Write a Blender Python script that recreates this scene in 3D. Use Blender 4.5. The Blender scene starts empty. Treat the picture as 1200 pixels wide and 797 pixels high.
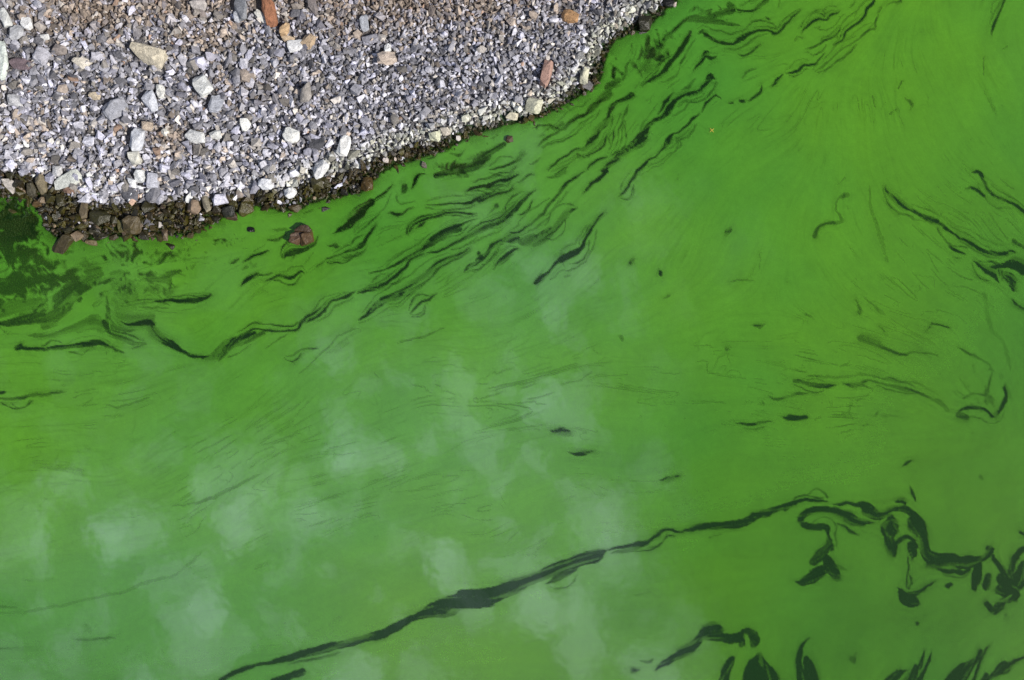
import bpy, bmesh, math, random
import numpy as np
from mathutils import Vector, Matrix, Euler, noise as mnoise

random.seed(11)
RNG = np.random.default_rng(11)
C = bpy.context.scene.collection
SC = bpy.context.scene

# ------------------------------------------------------------------ camera, sky, sun, exposure
M = 0.01                       # one survey unit (the tracing grid) is a centimetre on the ground
U0, V0 = 600.0, 398.5          # grid point under the camera
LENS = 28.0
CAM_H = 12.0 * LENS / 36.0     # the frame is 12 m wide at water level
cam = bpy.data.cameras.new('camera'); cam.lens = LENS; cam.sensor_width = 36; cam.clip_end = 3000
camo = bpy.data.objects.new('camera', cam); C.objects.link(camo)
camo.location = (0, 0, CAM_H); camo.rotation_euler = (0, 0, 0); SC.camera = camo

SUN_EL = math.radians(41)
SUN_DIR = Vector((0.90, -0.44, 0)).normalized()
sun = bpy.data.lights.new('sun', 'SUN'); sun.energy = 5.0; sun.angle = math.radians(0.53); sun.color = (1.0, 0.965, 0.91)
suno = bpy.data.objects.new('sun', sun); C.objects.link(suno)
sv = Vector((SUN_DIR.x*math.cos(SUN_EL), SUN_DIR.y*math.cos(SUN_EL), math.sin(SUN_EL)))
suno.rotation_euler = sv.to_track_quat('Z', 'Y').to_euler(); suno.location = sv*30

CLOUD_OFF = (2.39, 1.955, 0.0)   # broken fair-weather cloud drifting overhead, mirrored in the water
world = bpy.data.worlds.new('World'); SC.world = world; world.use_nodes = True
wn, wl = world.node_tree.nodes, world.node_tree.links
wn.clear()
def N(nodes, typ, **kw):
    n = nodes.new(typ)
    for k, v in kw.items(): setattr(n, k, v)
    return n
def math_node(nodes, links, op, a, b=None, clamp=False):
    n = nodes.new('ShaderNodeMath'); n.operation = op; n.use_clamp = clamp
    for i, s in enumerate((a, b)):
        if s is None: continue
        if isinstance(s, (int, float)): n.inputs[i].default_value = s
        else: links.new(s, n.inputs[i])
    return n.outputs[0]
def maprange(nodes, links, val, a, b, c=0.0, d=1.0, smooth=True):
    n = nodes.new('ShaderNodeMapRange'); n.interpolation_type = 'SMOOTHSTEP' if smooth else 'LINEAR'
    links.new(val, n.inputs['Value'])
    for k, v in zip(('From Min', 'From Max', 'To Min', 'To Max'), (a, b, c, d)): n.inputs[k].default_value = v
    return n.outputs[0]
def mixcol(nodes, links, fac, a, b, blend='MIX'):
    n = nodes.new('ShaderNodeMix'); n.data_type = 'RGBA'; n.blend_type = blend
    for s, i in ((fac, 0), (a, 6), (b, 7)):
        if isinstance(s, (int, float)): n.inputs[i].default_value = s
        elif isinstance(s, tuple): n.inputs[i].default_value = (*s[:3], 1.0)
        else: links.new(s, n.inputs[i])
    return n.outputs[2]
def noise_node(nodes, links, vec, scale, detail=4, rough=0.5, dist=0.0):
    n = nodes.new('ShaderNodeTexNoise'); links.new(vec, n.inputs['Vector'])
    n.inputs['Scale'].default_value = scale; n.inputs['Detail'].default_value = detail
    n.inputs['Roughness'].default_value = rough; n.inputs['Distortion'].default_value = dist
    return n.outputs[0]

sky = N(wn, 'ShaderNodeTexSky', sky_type='NISHITA', sun_disc=False)
sky.sun_elevation = SUN_EL; sky.sun_rotation = math.atan2(SUN_DIR.x, SUN_DIR.y)
tc = N(wn, 'ShaderNodeTexCoord')
sep = N(wn, 'ShaderNodeSeparateXYZ'); wl.new(tc.outputs['Generated'], sep.inputs[0])
zc = math_node(wn, wl, 'MAXIMUM', sep.outputs[2], 0.06)
comb = N(wn, 'ShaderNodeCombineXYZ')
wl.new(math_node(wn, wl, 'DIVIDE', sep.outputs[0], zc), comb.inputs[0])
wl.new(math_node(wn, wl, 'DIVIDE', sep.outputs[1], zc), comb.inputs[1])
off = N(wn, 'ShaderNodeVectorMath', operation='ADD'); wl.new(comb.outputs[0], off.inputs[0]); off.inputs[1].default_value = CLOUD_OFF
def cloud_cells(scale, lo, hi):
    v_ = wn.new('ShaderNodeTexVoronoi'); v_.feature = 'F1'; v_.inputs['Scale'].default_value = scale
    v_.inputs['Randomness'].default_value = 1.0
    wl.new(warp.outputs[0], v_.inputs['Vector']); return maprange(wn, wl, v_.outputs['Distance'], hi, lo)
wnz = wn.new('ShaderNodeTexNoise'); wl.new(off.outputs[0], wnz.inputs['Vector']); wnz.inputs['Scale'].default_value = 13.0; wnz.inputs['Detail'].default_value = 4
wsc = wn.new('ShaderNodeVectorMath'); wsc.operation = 'SCALE'; wl.new(wnz.outputs['Color'], wsc.inputs[0]); wsc.inputs[3].default_value = 0.15
warp0 = wn.new('ShaderNodeVectorMath'); warp0.operation = 'ADD'; wl.new(off.outputs[0], warp0.inputs[0]); wl.new(wsc.outputs[0], warp0.inputs[1])
warp = wn.new('ShaderNodeVectorMath'); warp.operation = 'MULTIPLY'; wl.new(warp0.outputs[0], warp.inputs[0]); warp.inputs[1].default_value = (1.15, 0.84, 1.0)
env = maprange(wn, wl, math_node(wn, wl, 'ADD', noise_node(wn, wl, off.outputs[0], 0.95, 1, 0.4), math_node(wn, wl, 'MULTIPLY', noise_node(wn, wl, off.outputs[0], 4.0, 2, 0.5), 0.22)), 0.59, 0.80)
puff = math_node(wn, wl, 'ADD', math_node(wn, wl, 'MULTIPLY', cloud_cells(8.5, 0.28, 0.52), 0.64), math_node(wn, wl, 'MULTIPLY', cloud_cells(17.0, 0.26, 0.50), 0.46))
cover = math_node(wn, wl, 'MULTIPLY', env, math_node(wn, wl, 'ADD', math_node(wn, wl, 'MULTIPLY', puff, 0.80), 0.24), True)
cloud = mixcol(wn, wl, cover, sky.outputs[0], (33.0, 36.5, 47.0))
bg = N(wn, 'ShaderNodeBackground'); wl.new(cloud, bg.inputs[0]); bg.inputs[1].default_value = 0.050
wo = N(wn, 'ShaderNodeOutputWorld'); wl.new(bg.outputs[0], wo.inputs[0])

vs = SC.view_settings
vs.view_transform = 'Standard'; vs.look = 'None'; vs.exposure = 0.0; vs.gamma = 1.0; vs.use_curve_mapping = False
SC.render.engine = 'CYCLES'
SC.cycles.max_bounces = 6; SC.cycles.transparent_max_bounces = 8

# ------------------------------------------------------------------ numpy helpers (all in survey units, v down)
def hash_grid(seed, n=256):
    return np.random.default_rng(seed).random((n, n)).astype(np.float32)
_G = {}
def vnoise(u, v, seed):
    g = _G.setdefault(seed, hash_grid(seed))
    iu = np.floor(u).astype(np.int64); iv = np.floor(v).astype(np.int64)
    fu = (u-iu).astype(np.float32); fv = (v-iv).astype(np.float32)
    fu = fu*fu*fu*(fu*(fu*6-15)+10); fv = fv*fv*fv*(fv*(fv*6-15)+10)
    a = g[iv & 255, iu & 255]; b = g[iv & 255, (iu+1) & 255]
    c = g[(iv+1) & 255, iu & 255]; d = g[(iv+1) & 255, (iu+1) & 255]
    return (a*(1-fu)+b*fu)*(1-fv) + (c*(1-fu)+d*fu)*fv
def fbm(u, v, size, seed, octs=4, gain=0.5):
    t = 0; amp = 1; tot = 0
    ca, sa = math.cos(0.6), math.sin(0.6)
    x = np.asarray(u, np.float64)/size; y = np.asarray(v, np.float64)/size
    for o in range(octs):
        t = t + amp*vnoise(x+17.3*o, y+5.1*o, seed+o); tot += amp; amp *= gain
        x, y = 2.03*(ca*x-sa*y), 2.03*(sa*x+ca*y)
    return t/tot
def sstep(a, b, x):
    t = np.clip((x-a)/(b-a), 0, 1); return t*t*(3-2*t)

# ------------------------------------------------------------------ shoreline
WATERLINE = [(-6000,150),(-400,215),(-120,226),(0,230),(22,226),(38,236),(50,252),(57,268),(66,278),(82,280),(100,277),(130,275),(160,276),
 (185,277),(205,273),(222,274),(240,264),(258,256),(278,248),(296,238),(318,243),(335,246),(350,243),(362,235),(382,233),(402,227),
 (425,224),(436,212),(446,200),(462,193),(482,187),(510,179),(530,170),(552,157),(580,149),(603,142),(625,138),(650,127),
 (672,116),(686,106),(698,96),(704,80),(710,62),(718,48),(730,42),(745,35),(758,30),(770,19),(780,10),(795,-2),(830,-40),(900,-110),(1200,-400),(6000,-3000)]
DRYLINE = [(-6000,120),(-400,185),(-120,196),(0,199),(20,203),(42,206),(58,211),(74,224),(98,236),(130,240),(165,239),(190,238),(213,233),
 (238,236),(258,236),(270,226),(290,230),(302,224),(318,222),(336,229),(350,219),(370,212),(390,205),(410,200),(425,195),
 (440,185),(456,178),(482,170),(515,165),(530,158),(546,148),(580,143),(605,138),(626,133),(646,121),(666,110),(680,101),
 (690,92),(698,72),(708,46),(734,31),(758,16),(776,0),(812,-48),(880,-118),(1190,-410),(6000,-3020)]
def chaikin(P, n=1):
    for _ in range(n):
        Q = [P[0]]
        for a, b in zip(P[:-1], P[1:]):
            Q += [(0.75*a[0]+0.25*b[0], 0.75*a[1]+0.25*b[1]), (0.25*a[0]+0.75*b[0], 0.25*a[1]+0.75*b[1])]
        P = Q + [P[-1]]
    return P
def sdf_poly(P, u, v):
    """signed distance, positive on the land side (above the line)"""
    u = np.asarray(u, np.float32); v = np.asarray(v, np.float32)
    best = np.full(u.shape, 1e12, np.float32); sign = np.ones(u.shape, np.float32)
    below = np.zeros(u.shape, bool)
    for (ax, ay), (bx, by) in zip(P[:-1], P[1:]):
        dx, dy = bx-ax, by-ay; L2 = dx*dx+dy*dy
        t = np.clip(((u-ax)*dx+(v-ay)*dy)/L2, 0, 1)
        d2 = (u-ax-t*dx)**2+(v-ay-t*dy)**2
        m = d2 < best
        best = np.where(m, d2, best)
        s = (dx*(v-ay)-dy*(u-ax)) < 0      # above the line (v smaller) is land
        below = np.where(m, s, below)
    return np.sqrt(best)*np.where(below, 1, -1)
WL = chaikin(WATERLINE, 1); DL = chaikin(DRYLINE, 1)
# cached fields on a 3-unit raster round the frame
FX0, FX1, FY0, FY1, FS = -400, 1600, -400, 1200, 4.0
_gu, _gv = np.meshgrid(np.arange(FX0, FX1+FS, FS), np.arange(FY0, FY1+FS, FS))
_SD = sdf_poly(WL, _gu, _gv); _SDD = sdf_poly(DL, _gu, _gv)
def bil(F, u, v):
    x = np.clip((np.asarray(u, float)-FX0)/FS, 0, F.shape[1]-1.001); y = np.clip((np.asarray(v, float)-FY0)/FS, 0, F.shape[0]-1.001)
    i = x.astype(int); j = y.astype(int); a = x-i; b = y-j
    return (F[j, i]*(1-a)+F[j, i+1]*a)*(1-b)+(F[j+1, i]*(1-a)+F[j+1, i+1]*a)*b
def shore(u, v):
    u = np.asarray(u, float); v = np.asarray(v, float)
    ins = (u > FX0) & (u < FX1) & (v > FY0) & (v < FY1)
    if ins.all(): return bil(_SD, u, v)
    return np.where(ins, bil(_SD, u, v), sdf_poly(WL, u, v))
def dry(u, v):
    u = np.asarray(u, float); v = np.asarray(v, float)
    ins = (u > FX0) & (u < FX1) & (v > FY0) & (v < FY1)
    if ins.all(): return bil(_SDD, u, v)
    return np.where(ins, bil(_SDD, u, v), sdf_poly(DL, u, v))
def height(u, v):
    """ground height in metres"""
    d = shore(u, v)*M
    land = 0.045*(1-np.exp(-np.maximum(d, 0)/0.10)) + 0.085*np.maximum(d, 0)/(1+0.05*np.maximum(d, 0))
    bed = -0.42*np.maximum(-d, 0)/(1+0.25*np.maximum(-d, 0)) - 0.012
    h = np.where(d > 0, land-0.012, bed)
    h = h + (fbm(u, v, 70, 301, 3)-0.5)*0.05*sstep(-0.1, 0.5, np.abs(d)) + (fbm(u, v, 14, 311, 2)-0.5)*0.018
    return h
def X(u): return (np.asarray(u)-U0)*M
def Y(v): return (V0-np.asarray(v))*M

# ------------------------------------------------------------------ mesh helpers
def build_mesh(name, V, F, attrs=None, flat=True):
    """F: (n,k) int array of equal-size faces, or a list of arrays"""
    me = bpy.data.meshes.new(name)
    k = F.shape[1]; n = F.shape[0]
    me.vertices.add(len(V)); me.vertices.foreach_set('co', np.ascontiguousarray(V, np.float32).ravel())
    me.loops.add(n*k); me.loops.foreach_set('vertex_index', np.ascontiguousarray(F, np.int32).ravel())
    me.polygons.add(n); me.polygons.foreach_set('loop_start', np.arange(0, n*k, k, dtype=np.int32))
    me.update(calc_edges=True)
    for an, (typ, data) in (attrs or {}).items():
        at = me.attributes.new(an, typ, 'POINT')
        at.data.foreach_set('color' if typ == 'FLOAT_COLOR' else 'value', np.ascontiguousarray(data, np.float32).ravel())
    if flat: me.shade_flat()
    else: me.shade_smooth()
    return me
def link(name, me, mat=None, parent=None):
    o = bpy.data.objects.new(name, me); C.objects.link(o)
    if mat: me.materials.append(mat)
    if parent: o.parent = parent
    return o
def tag(o, label=None, cat=None, group=None, kind=None):
    if label: o['label'] = label
    if cat: o['category'] = cat
    if group: o['group'] = group
    if kind: o['kind'] = kind
    return o
def axis(lo, hi, step, ratio, far):
    core = np.arange(lo, hi+step*0.5, step)
    out = [core]; s = step; p = core[-1]; right = []
    while p < far: s *= ratio; p += s; right.append(p)
    s = step; p = core[0]; left = []
    while p > -far: s *= ratio; p -= s; left.append(p)
    return np.concatenate([np.array(left[::-1]), core, np.array(right)])
def grid_faces(nu, nv):
    idx = np.arange(nu*nv).reshape(nv, nu)
    # v grows downwards, so this order faces up
    return np.stack([idx[:-1, :-1], idx[1:, :-1], idx[1:, 1:], idx[:-1, 1:]], -1)

# ------------------------------------------------------------------ materials
def new_mat(name):
    m = bpy.data.materials.new(name); m.use_nodes = True
    n, l = m.node_tree.nodes, m.node_tree.links
    b = n['Principled BSDF']; return m, n, l, b
def attr(n, name, out='Fac'):
    a = n.new('ShaderNodeAttribute'); a.attribute_name = name; return a.outputs[out]
def bump(n, l, h, strength, dist, b, prev=None):
    q = n.new('ShaderNodeBump'); q.inputs['Strength'].default_value = strength; q.inputs['Distance'].default_value = dist
    l.new(h, q.inputs['Height'])
    if prev is not None: l.new(prev, q.inputs['Normal'])
    if b is not None: l.new(q.outputs[0], b.inputs['Normal'])
    return q.outputs[0]

# stone: the rock's own colour comes with the mesh, grain and wetness on top
STONE, n, l, b = new_mat('stone')
geo = n.new('ShaderNodeNewGeometry').outputs['Position']
col = attr(n, 'col', 'Color'); wet = attr(n, 'wet')
grain = noise_node(n, l, geo, 90, 4, 0.65)
patch = noise_node(n, l, geo, 22, 3, 0.6, 0.6)
g1 = maprange(n, l, grain, 0.28, 0.72, 0.62, 1.28, False)
g2 = maprange(n, l, patch, 0.32, 0.68, 0.72, 1.2, False)
gm = math_node(n, l, 'MULTIPLY', g1, g2)
vm = n.new('ShaderNodeVectorMath'); vm.operation = 'SCALE'; l.new(col, vm.inputs[0]); l.new(gm, vm.inputs[3])
l.new(vm.outputs[0], b.inputs['Base Color'])
l.new(maprange(n, l, wet, 0.0, 1.0, 0.88, 0.34, False), b.inputs['Roughness'])
bump(n, l, patch, 0.9, 0.012, b, bump(n, l, grain, 0.8, 0.008, None))

# gritty soil between the stones and the silt of the bed
GROUND, n, l, b = new_mat('gravelly_soil')
geo = n.new('ShaderNodeNewGeometry').outputs['Position']
vor = n.new('ShaderNodeTexVoronoi'); l.new(geo, vor.inputs['Vector']); vor.inputs['Scale'].default_value = 42
vor2 = n.new('ShaderNodeTexVoronoi'); l.new(geo, vor2.inputs['Vector']); vor2.inputs['Scale'].default_value = 75
wet = attr(n, 'wet'); soil = attr(n, 'soil')
nz = noise_node(n, l, geo, 6, 5, 0.6)
bw = n.new('ShaderNodeRGBToBW'); l.new(vor.outputs['Color'], bw.inputs[0])
gritc = mixcol(n, l, bw.outputs[0], (0.045, 0.042, 0.045), (0.26, 0.25, 0.26))
soilc = mixcol(n, l, nz, (0.10, 0.072, 0.050), (0.24, 0.185, 0.135))
open_grit = mixcol(n, l, bw.outputs[0], (0.16, 0.155, 0.165), (0.62, 0.60, 0.62))      # beyond the loose stones: packed fine gravel
c1 = mixcol(n, l, attr(n, 'packed'), mixcol(n, l, soil, gritc, soilc), open_grit)
c1 = mixcol(n, l, math_node(n, l, 'MULTIPLY', bw.outputs[0], 0.5), c1, (0.5, 0.47, 0.44), 'MULTIPLY')
silt = mixcol(n, l, nz, (0.028, 0.026, 0.007), (0.10, 0.075, 0.02))
l.new(mixcol(n, l, wet, c1, silt), b.inputs['Base Color'])
l.new(maprange(n, l, wet, 0, 1, 0.92, 0.45, False), b.inputs['Roughness'])
p = bump(n, l, vor.outputs['Distance'], 0.9, 0.02, None)
bump(n, l, vor2.outputs['Distance'], 0.6, 0.01, b, p)

# open water: green murk that hides the bed the deeper it is
WATER, n, l, b = new_mat('murky_water')
geo = n.new('ShaderNodeNewGeometry').outputs['Position']
murk = attr(n, 'murk')
nz = noise_node(n, l, geo, 1.3, 4, 0.55, 0.5)
l.new(mixcol(n, l, nz, (0.007, 0.028, 0.006), (0.013, 0.042, 0.010)), b.inputs['Base Color'])
b.inputs['Roughness'].default_value = 0.06; b.inputs['IOR'].default_value = 1.38
rip = noise_node(n, l, geo, 2.2, 3, 0.5)
bump(n, l, rip, 0.05, 0.05, b)
tr = n.new('ShaderNodeBsdfTransparent'); tr.inputs[0].default_value = (0.62, 0.80, 0.58, 1)
mx = n.new('ShaderNodeMixShader'); l.new(murk, mx.inputs[0]); l.new(tr.outputs[0], mx.inputs[1]); l.new(b.outputs[0], mx.inputs[2])
l.new(mx.outputs[0], n['Material Output'].inputs[0])

# algae film
ALGAE, n, l, b = new_mat('algae_film')
geo = n.new('ShaderNodeNewGeometry').outputs['Position']
gap = attr(n, 'gap'); grainA = attr(n, 'grain'); tint = attr(n, 'tint')
base = mixcol(n, l, tint, (0.058, 0.218, 0.016), (0.094, 0.262, 0.006))
dens = maprange(n, l, grainA, 0.0, 1.0, 0.80, 1.18, False)
fine = noise_node(n, l, geo, 55, 3, 0.6)
dens = math_node(n, l, 'MULTIPLY', dens, math_node(n, l, 'MULTIPLY', maprange(n, l, fine, 0.3, 0.7, 0.94, 1.06, False), maprange(n, l, noise_node(n, l, geo, 14, 4, 0.65), 0.3, 0.7, 0.94, 1.06, False)))
vm = n.new('ShaderNodeVectorMath'); vm.operation = 'SCALE'; l.new(base, vm.inputs[0]); l.new(dens, vm.inputs[3])
l.new(vm.outputs[0], b.inputs['Base Color'])
b.inputs['Roughness'].default_value = 0.055; b.inputs['IOR'].default_value = 1.85
rip = noise_node(n, l, geo, 1.6, 3, 0.5)
bump(n, l, rip, 0.06, 0.05, b)
tr = n.new('ShaderNodeBsdfTransparent')
mx = n.new('ShaderNodeMixShader'); l.new(gap, mx.inputs[0]); l.new(b.outputs[0], mx.inputs[1]); l.new(tr.outputs[0], mx.inputs[2])
l.new(mx.outputs[0], n['Material Output'].inputs[0])

# ------------------------------------------------------------------ ground and bed, one sheet
SOIL_SPOTS = [(105,22,60,24,1),(200,15,70,20,.8),(330,8,90,16,.8),(450,20,120,26,.7),(60,38,35,10,.6),(165,8,40,12,.8),(255,48,45,18,.75),(200,165,28,14,.7),(520,10,120,22,.85),(400,5,80,18,.6),(40,150,30,14,.25),(590,5,40,25,.6),(300,110,50,20,.25)]
def soilness(u, v):
    s = np.zeros(np.shape(u))
    for (x, y, rx, ry, a) in SOIL_SPOTS:
        s = np.maximum(s, a*np.exp(-((u-x)/rx)**2-((v-y)/ry)**2))
    far = sstep(-10, -120, np.asarray(v, float))*0.4
    return np.clip(np.maximum(s, far)*(0.5+fbm(u, v, 26, 351, 3)), 0, 1)
au = axis(-160, 1360, 5, 1.35, 40000); av = axis(-160, 960, 5, 1.35, 40000)
gu, gv = np.meshgrid(au, av)
gh = height(gu, gv)
depth = np.maximum(-gh, 0)
gh = gh - 0.030*sstep(-6, 8, shore(gu, gv))       # the stones lie a hand deep on the soil
gh = np.maximum(gh, -2.2); gh = np.minimum(gh, 2.5)
wetg = sstep(5, -7, dry(gu, gv)+ (fbm(gu, gv, 18, 361, 3)-0.5)*10)
me = build_mesh('ground', np.stack([X(gu), Y(gv), gh], -1).reshape(-1, 3), grid_faces(len(au), len(av)).reshape(-1, 4),
    {'wet': ('FLOAT', wetg.ravel()), 'soil': ('FLOAT', soilness(gu, gv).ravel()),
     'packed': ('FLOAT', np.maximum(sstep(-235, -262, gu), np.maximum(sstep(-235, -262, gv), sstep(1010, 1040, gu))).ravel())}, flat=False)
tag(link('ground', me, GROUND), 'grey gravelly shore sloping under the green water', 'ground', kind='structure')

# ------------------------------------------------------------------ water sheet
keep = np.ones_like(gu, bool)
murk = np.clip(0.10 + 0.90*(1-np.exp(-depth/0.36)), 0, 1)
fw = grid_faces(len(au), len(av)).reshape(-1, 4)
sdg = shore(gu, gv).ravel()
fw = fw[(sdg[fw].min(1) < 25)]
used, inv = np.unique(fw, return_inverse=True)
Vw = np.stack([X(gu), Y(gv), np.zeros_like(gu)], -1).reshape(-1, 3)[used]
me = build_mesh('water', Vw, inv.reshape(-1, 4), {'murk': ('FLOAT', murk.ravel()[used])}, flat=False)
tag(link('water', me, WATER), 'dark murky green water showing in the gaps of the algae', 'water', kind='structure')

# ------------------------------------------------------------------ algae film: traced drift lines, flow grain
# each streak: (x0, y0, zoom, strength, points x,y,width in that survey sheet)
S = []
def sheet(x0, y0, z, *rows):
    for op, *pts in rows:
        S.append((op, [(x0+p[0]/z, y0+p[1]/z, p[2]/z) for p in pts]))
sheet(700,0,5.99,
(.75,(1000,180,18),(950,170,25),(880,165,30),(800,150,50),(720,140,50),(640,140,40),(590,170,35),(540,215,40),(490,260,50),(450,330,55),(420,380,50),(360,420,40),(320,470,60),(300,510,30)),
(.8,(930,40,60),(940,75,60),(870,95,40),(800,120,50)),(.7,(940,80,18),(1020,90,12)),
(.7,(1180,0,40),(1140,40,35),(1100,75,20),(1050,80,10),(990,70,8),(960,30,8)),
(.85,(655,230,30),(610,310,35),(560,390,35),(500,450,40),(440,520,35),(390,550,30),(350,580,18),(320,610,12)),
(.85,(710,240,10),(740,220,25),(770,250,25),(820,285,25),(880,310,22),(950,315,28),(1020,270,30),(1060,240,22),(1120,220,14),(1198,225,12)),
(.55,(690,270,10),(640,340,10),(590,440,10),(550,530,14),(490,565,14),(430,585,6)),
(.9,(760,375,40),(740,410,28),(700,460,22),(670,495,8)),(.85,(760,390,25),(800,410,30),(830,390,18)),
(.85,(1150,320,14),(1100,360,20),(1040,395,16),(980,390,6)),(.5,(1110,490,8),(1050,510,10),(1010,550,5)),
(.95,(820,560,10),(790,540,45),(760,590,25),(720,635,30),(680,655,35),(620,665,28),(570,690,26),(530,730,40),(500,780,45),(490,800,40)),
(.5,(690,560,25),(640,610,30),(590,640,15)),(.85,(530,660,22),(490,710,28),(450,770,25),(430,797,20)),
(.9,(860,690,10),(830,675,10),(790,700,14),(750,740,22),(730,790,24)),(.4,(835,715,12),(790,750,8)),
(.9,(1165,605,12),(1150,640,18),(1110,680,18),(1070,710,16)),(.95,(1030,712,20),(1005,715,14)),(.85,(950,725,14),(925,728,12)),
(.6,(245,300,20),(240,380,12)),(.6,(305,310,22),(300,380,28),(275,420,20)),(.75,(360,260,30),(345,340,45),(340,400,45),(350,450,60),(340,490,50)),
(.5,(400,350,20),(385,280,14)),(.65,(230,420,25),(205,470,25),(195,530,25),(180,570,16)),(.6,(240,440,30),(280,490,20),(310,540,14)),(.6,(300,580,14),(270,620,10)),
(.65,(150,560,50),(90,610,60),(70,650,50),(30,690,40),(0,720,30)),(.7,(170,605,16),(130,615,16)),
(.85,(240,665,35),(200,690,22),(140,720,24),(110,750,28),(85,790,26)),(.6,(225,735,12),(200,790,14)))
sheet(620,70,5.99,
(.7,(620,140,30),(560,190,50),(560,240,60),(500,290,30),(450,330,50),(400,380,30),(330,410,30),(270,470,30),(230,500,20),(160,530,22),(100,570,14),(75,600,14)),
(.6,(690,20,25),(680,100,25),(650,140,15)),
(.85,(725,250,40),(680,275,25),(620,300,26),(580,330,30),(560,390,30),(530,440,50),(490,490,45),(460,550,50),(410,600,45),(370,630,25),(330,625,20),(270,670,16),(200,720,16),(150,760,10),(130,780,8)),
(.6,(705,310,8),(680,380,16),(650,450,14),(635,490,8),(625,560,6),(600,620,6),(575,660,6)),(.35,(430,460,14),(380,510,12)),(.4,(560,480,14),(530,510,12)),
(.65,(550,675,14),(480,710,14),(430,740,14),(400,780,10)),
(.95,(1160,235,30),(1090,250,26),(1040,280,28),(990,330,35),(960,380,40),(930,400,25),(880,420,26),(840,460,28),(800,520,70),(770,570,80),(710,610,30),(660,650,28),(620,690,32),(570,730,40),(520,790,36)),
(.5,(840,410,20),(800,450,20),(770,500,15)),(.8,(1005,245,20),(950,310,30),(920,350,18)),
(.92,(1198,380,20),(1150,420,28),(1120,460,20),(1070,505,14),(1010,520,12),(990,560,50),(960,600,30),(930,640,12),(890,675,12),(840,700,18),(800,740,28),(750,790,26)),
(.55,(240,460,40),(180,490,30),(140,460,14),(50,460,20)),(.55,(80,690,16),(30,730,14),(0,745,10)),(.55,(270,745,18),(220,780,16),(180,797,12)),(.5,(1030,100,14),(960,150,14),(900,165,6)))
sheet(560,200,5.99,
(.95,(900,10,40),(850,50,30),(800,95,25),(770,125,18),(745,150,6)),(.9,(1115,0,26),(1095,45,18),(1060,90,14),(1035,140,20),(990,185,5)),
(.8,(740,15,6),(690,40,14),(650,75,26),(600,135,24),(560,185,20),(500,240,22),(450,300,22),(390,360,20),(340,405,18),(300,432,14),(230,445,6)),
(.95,(900,290,6),(860,320,16),(820,355,16),(785,400,22),(765,460,20),(735,510,28),(710,555,40),(640,600,70),(590,630,60),(550,660,26),(500,715,16),(450,750,50),(410,790,30)),
(.9,(695,262,14),(640,290,22),(595,335,24),(560,375,26),(520,410,30),(470,435,32),(440,460,40),(400,480,30)),
(.6,(500,455,60),(440,490,50),(380,490,70),(300,500,40)),(.5,(640,330,16),(600,360,10)),
(.85,(280,480,40),(240,485,60),(190,495,20),(150,495,20),(100,525,24),(60,575,26),(20,610,40),(0,630,40)),
(.75,(285,545,10),(240,560,18),(190,600,20),(145,635,18),(120,680,14),(105,700,6)),
(.85,(400,140,6),(350,175,16),(310,215,22),(260,265,24),(225,310,22),(190,345,18),(130,375,16),(70,390,16),(0,418,16)),(.35,(310,150,12),(380,150,12)),(.5,(230,270,14),(170,330,12)),
(.85,(250,110,22),(225,140,18),(180,155,18),(110,160,24),(60,170,45),(0,200,50)),(.6,(400,35,14),(350,40,12),(310,75,10),(280,90,8)),
(.75,(290,30,12),(220,60,16),(150,75,14),(80,105,14),(60,118,12),(0,120,12)),(.5,(600,0,40),(550,35,30),(510,45,12),(470,50,8)),
(.6,(130,245,22),(105,275,10),(60,310,10)),(.95,(1085,630,28),(1070,650,16)),(.3,(620,740,16),(640,735,10)))
sheet(420,150,5.99,
(.8,(1010,120,50),(940,170,50),(870,210,80),(830,250,110),(760,290,90),(690,300,90),(620,320,60),(560,330,40)),
(.85,(1150,190,30),(1110,235,18),(1040,265,14),(980,285,14),(920,295,12)),(.6,(560,180,14),(520,210,14),(470,225,14)),(.6,(640,180,16),(700,190,22),(750,150,14)),
(.8,(470,320,20),(420,330,28),(400,370,22),(380,425,18)),(.7,(330,400,40),(325,445,40)),(.5,(270,460,14),(290,530,14),(400,520,10)),(.7,(220,600,14),(265,615,14),(330,590,10),(390,550,8)),
(.85,(240,390,20),(195,440,26),(130,490,22),(95,520,20)),(.86,(95,520,60),(40,570,80),(0,610,80)),(.5,(235,460,10),(190,550,12),(120,630,12),(50,700,12),(0,730,8)),
(.75,(1125,335,14),(1050,365,18),(980,385,16),(920,415,20),(850,415,16),(790,430,14),(750,450,6)),
(.9,(1090,430,22),(1030,455,18),(960,460,25),(890,475,40),(840,500,35),(760,520,30),(690,528,16),(600,535,8),(480,540,6)),(.5,(710,465,6),(600,485,8),(510,505,6)),
(.88,(830,597,10),(770,603,18),(700,592,12),(620,595,12),(560,615,14),(490,635,22),(430,655,22),(380,690,22),(355,725,16),(345,755,6)),(.8,(470,660,24),(430,690,14),(400,710,6)),
(.9,(1190,480,14),(1140,530,22),(1080,600,26),(1020,650,20),(940,690,18),(860,715,18),(790,755,20),(690,797,14)),
(.8,(830,635,8),(740,665,14),(690,695,30),(620,720,30),(570,750,40),(520,790,35)),(.7,(970,545,30),(940,580,14)),(.65,(130,690,10),(80,750,14),(40,797,16)))
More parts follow.
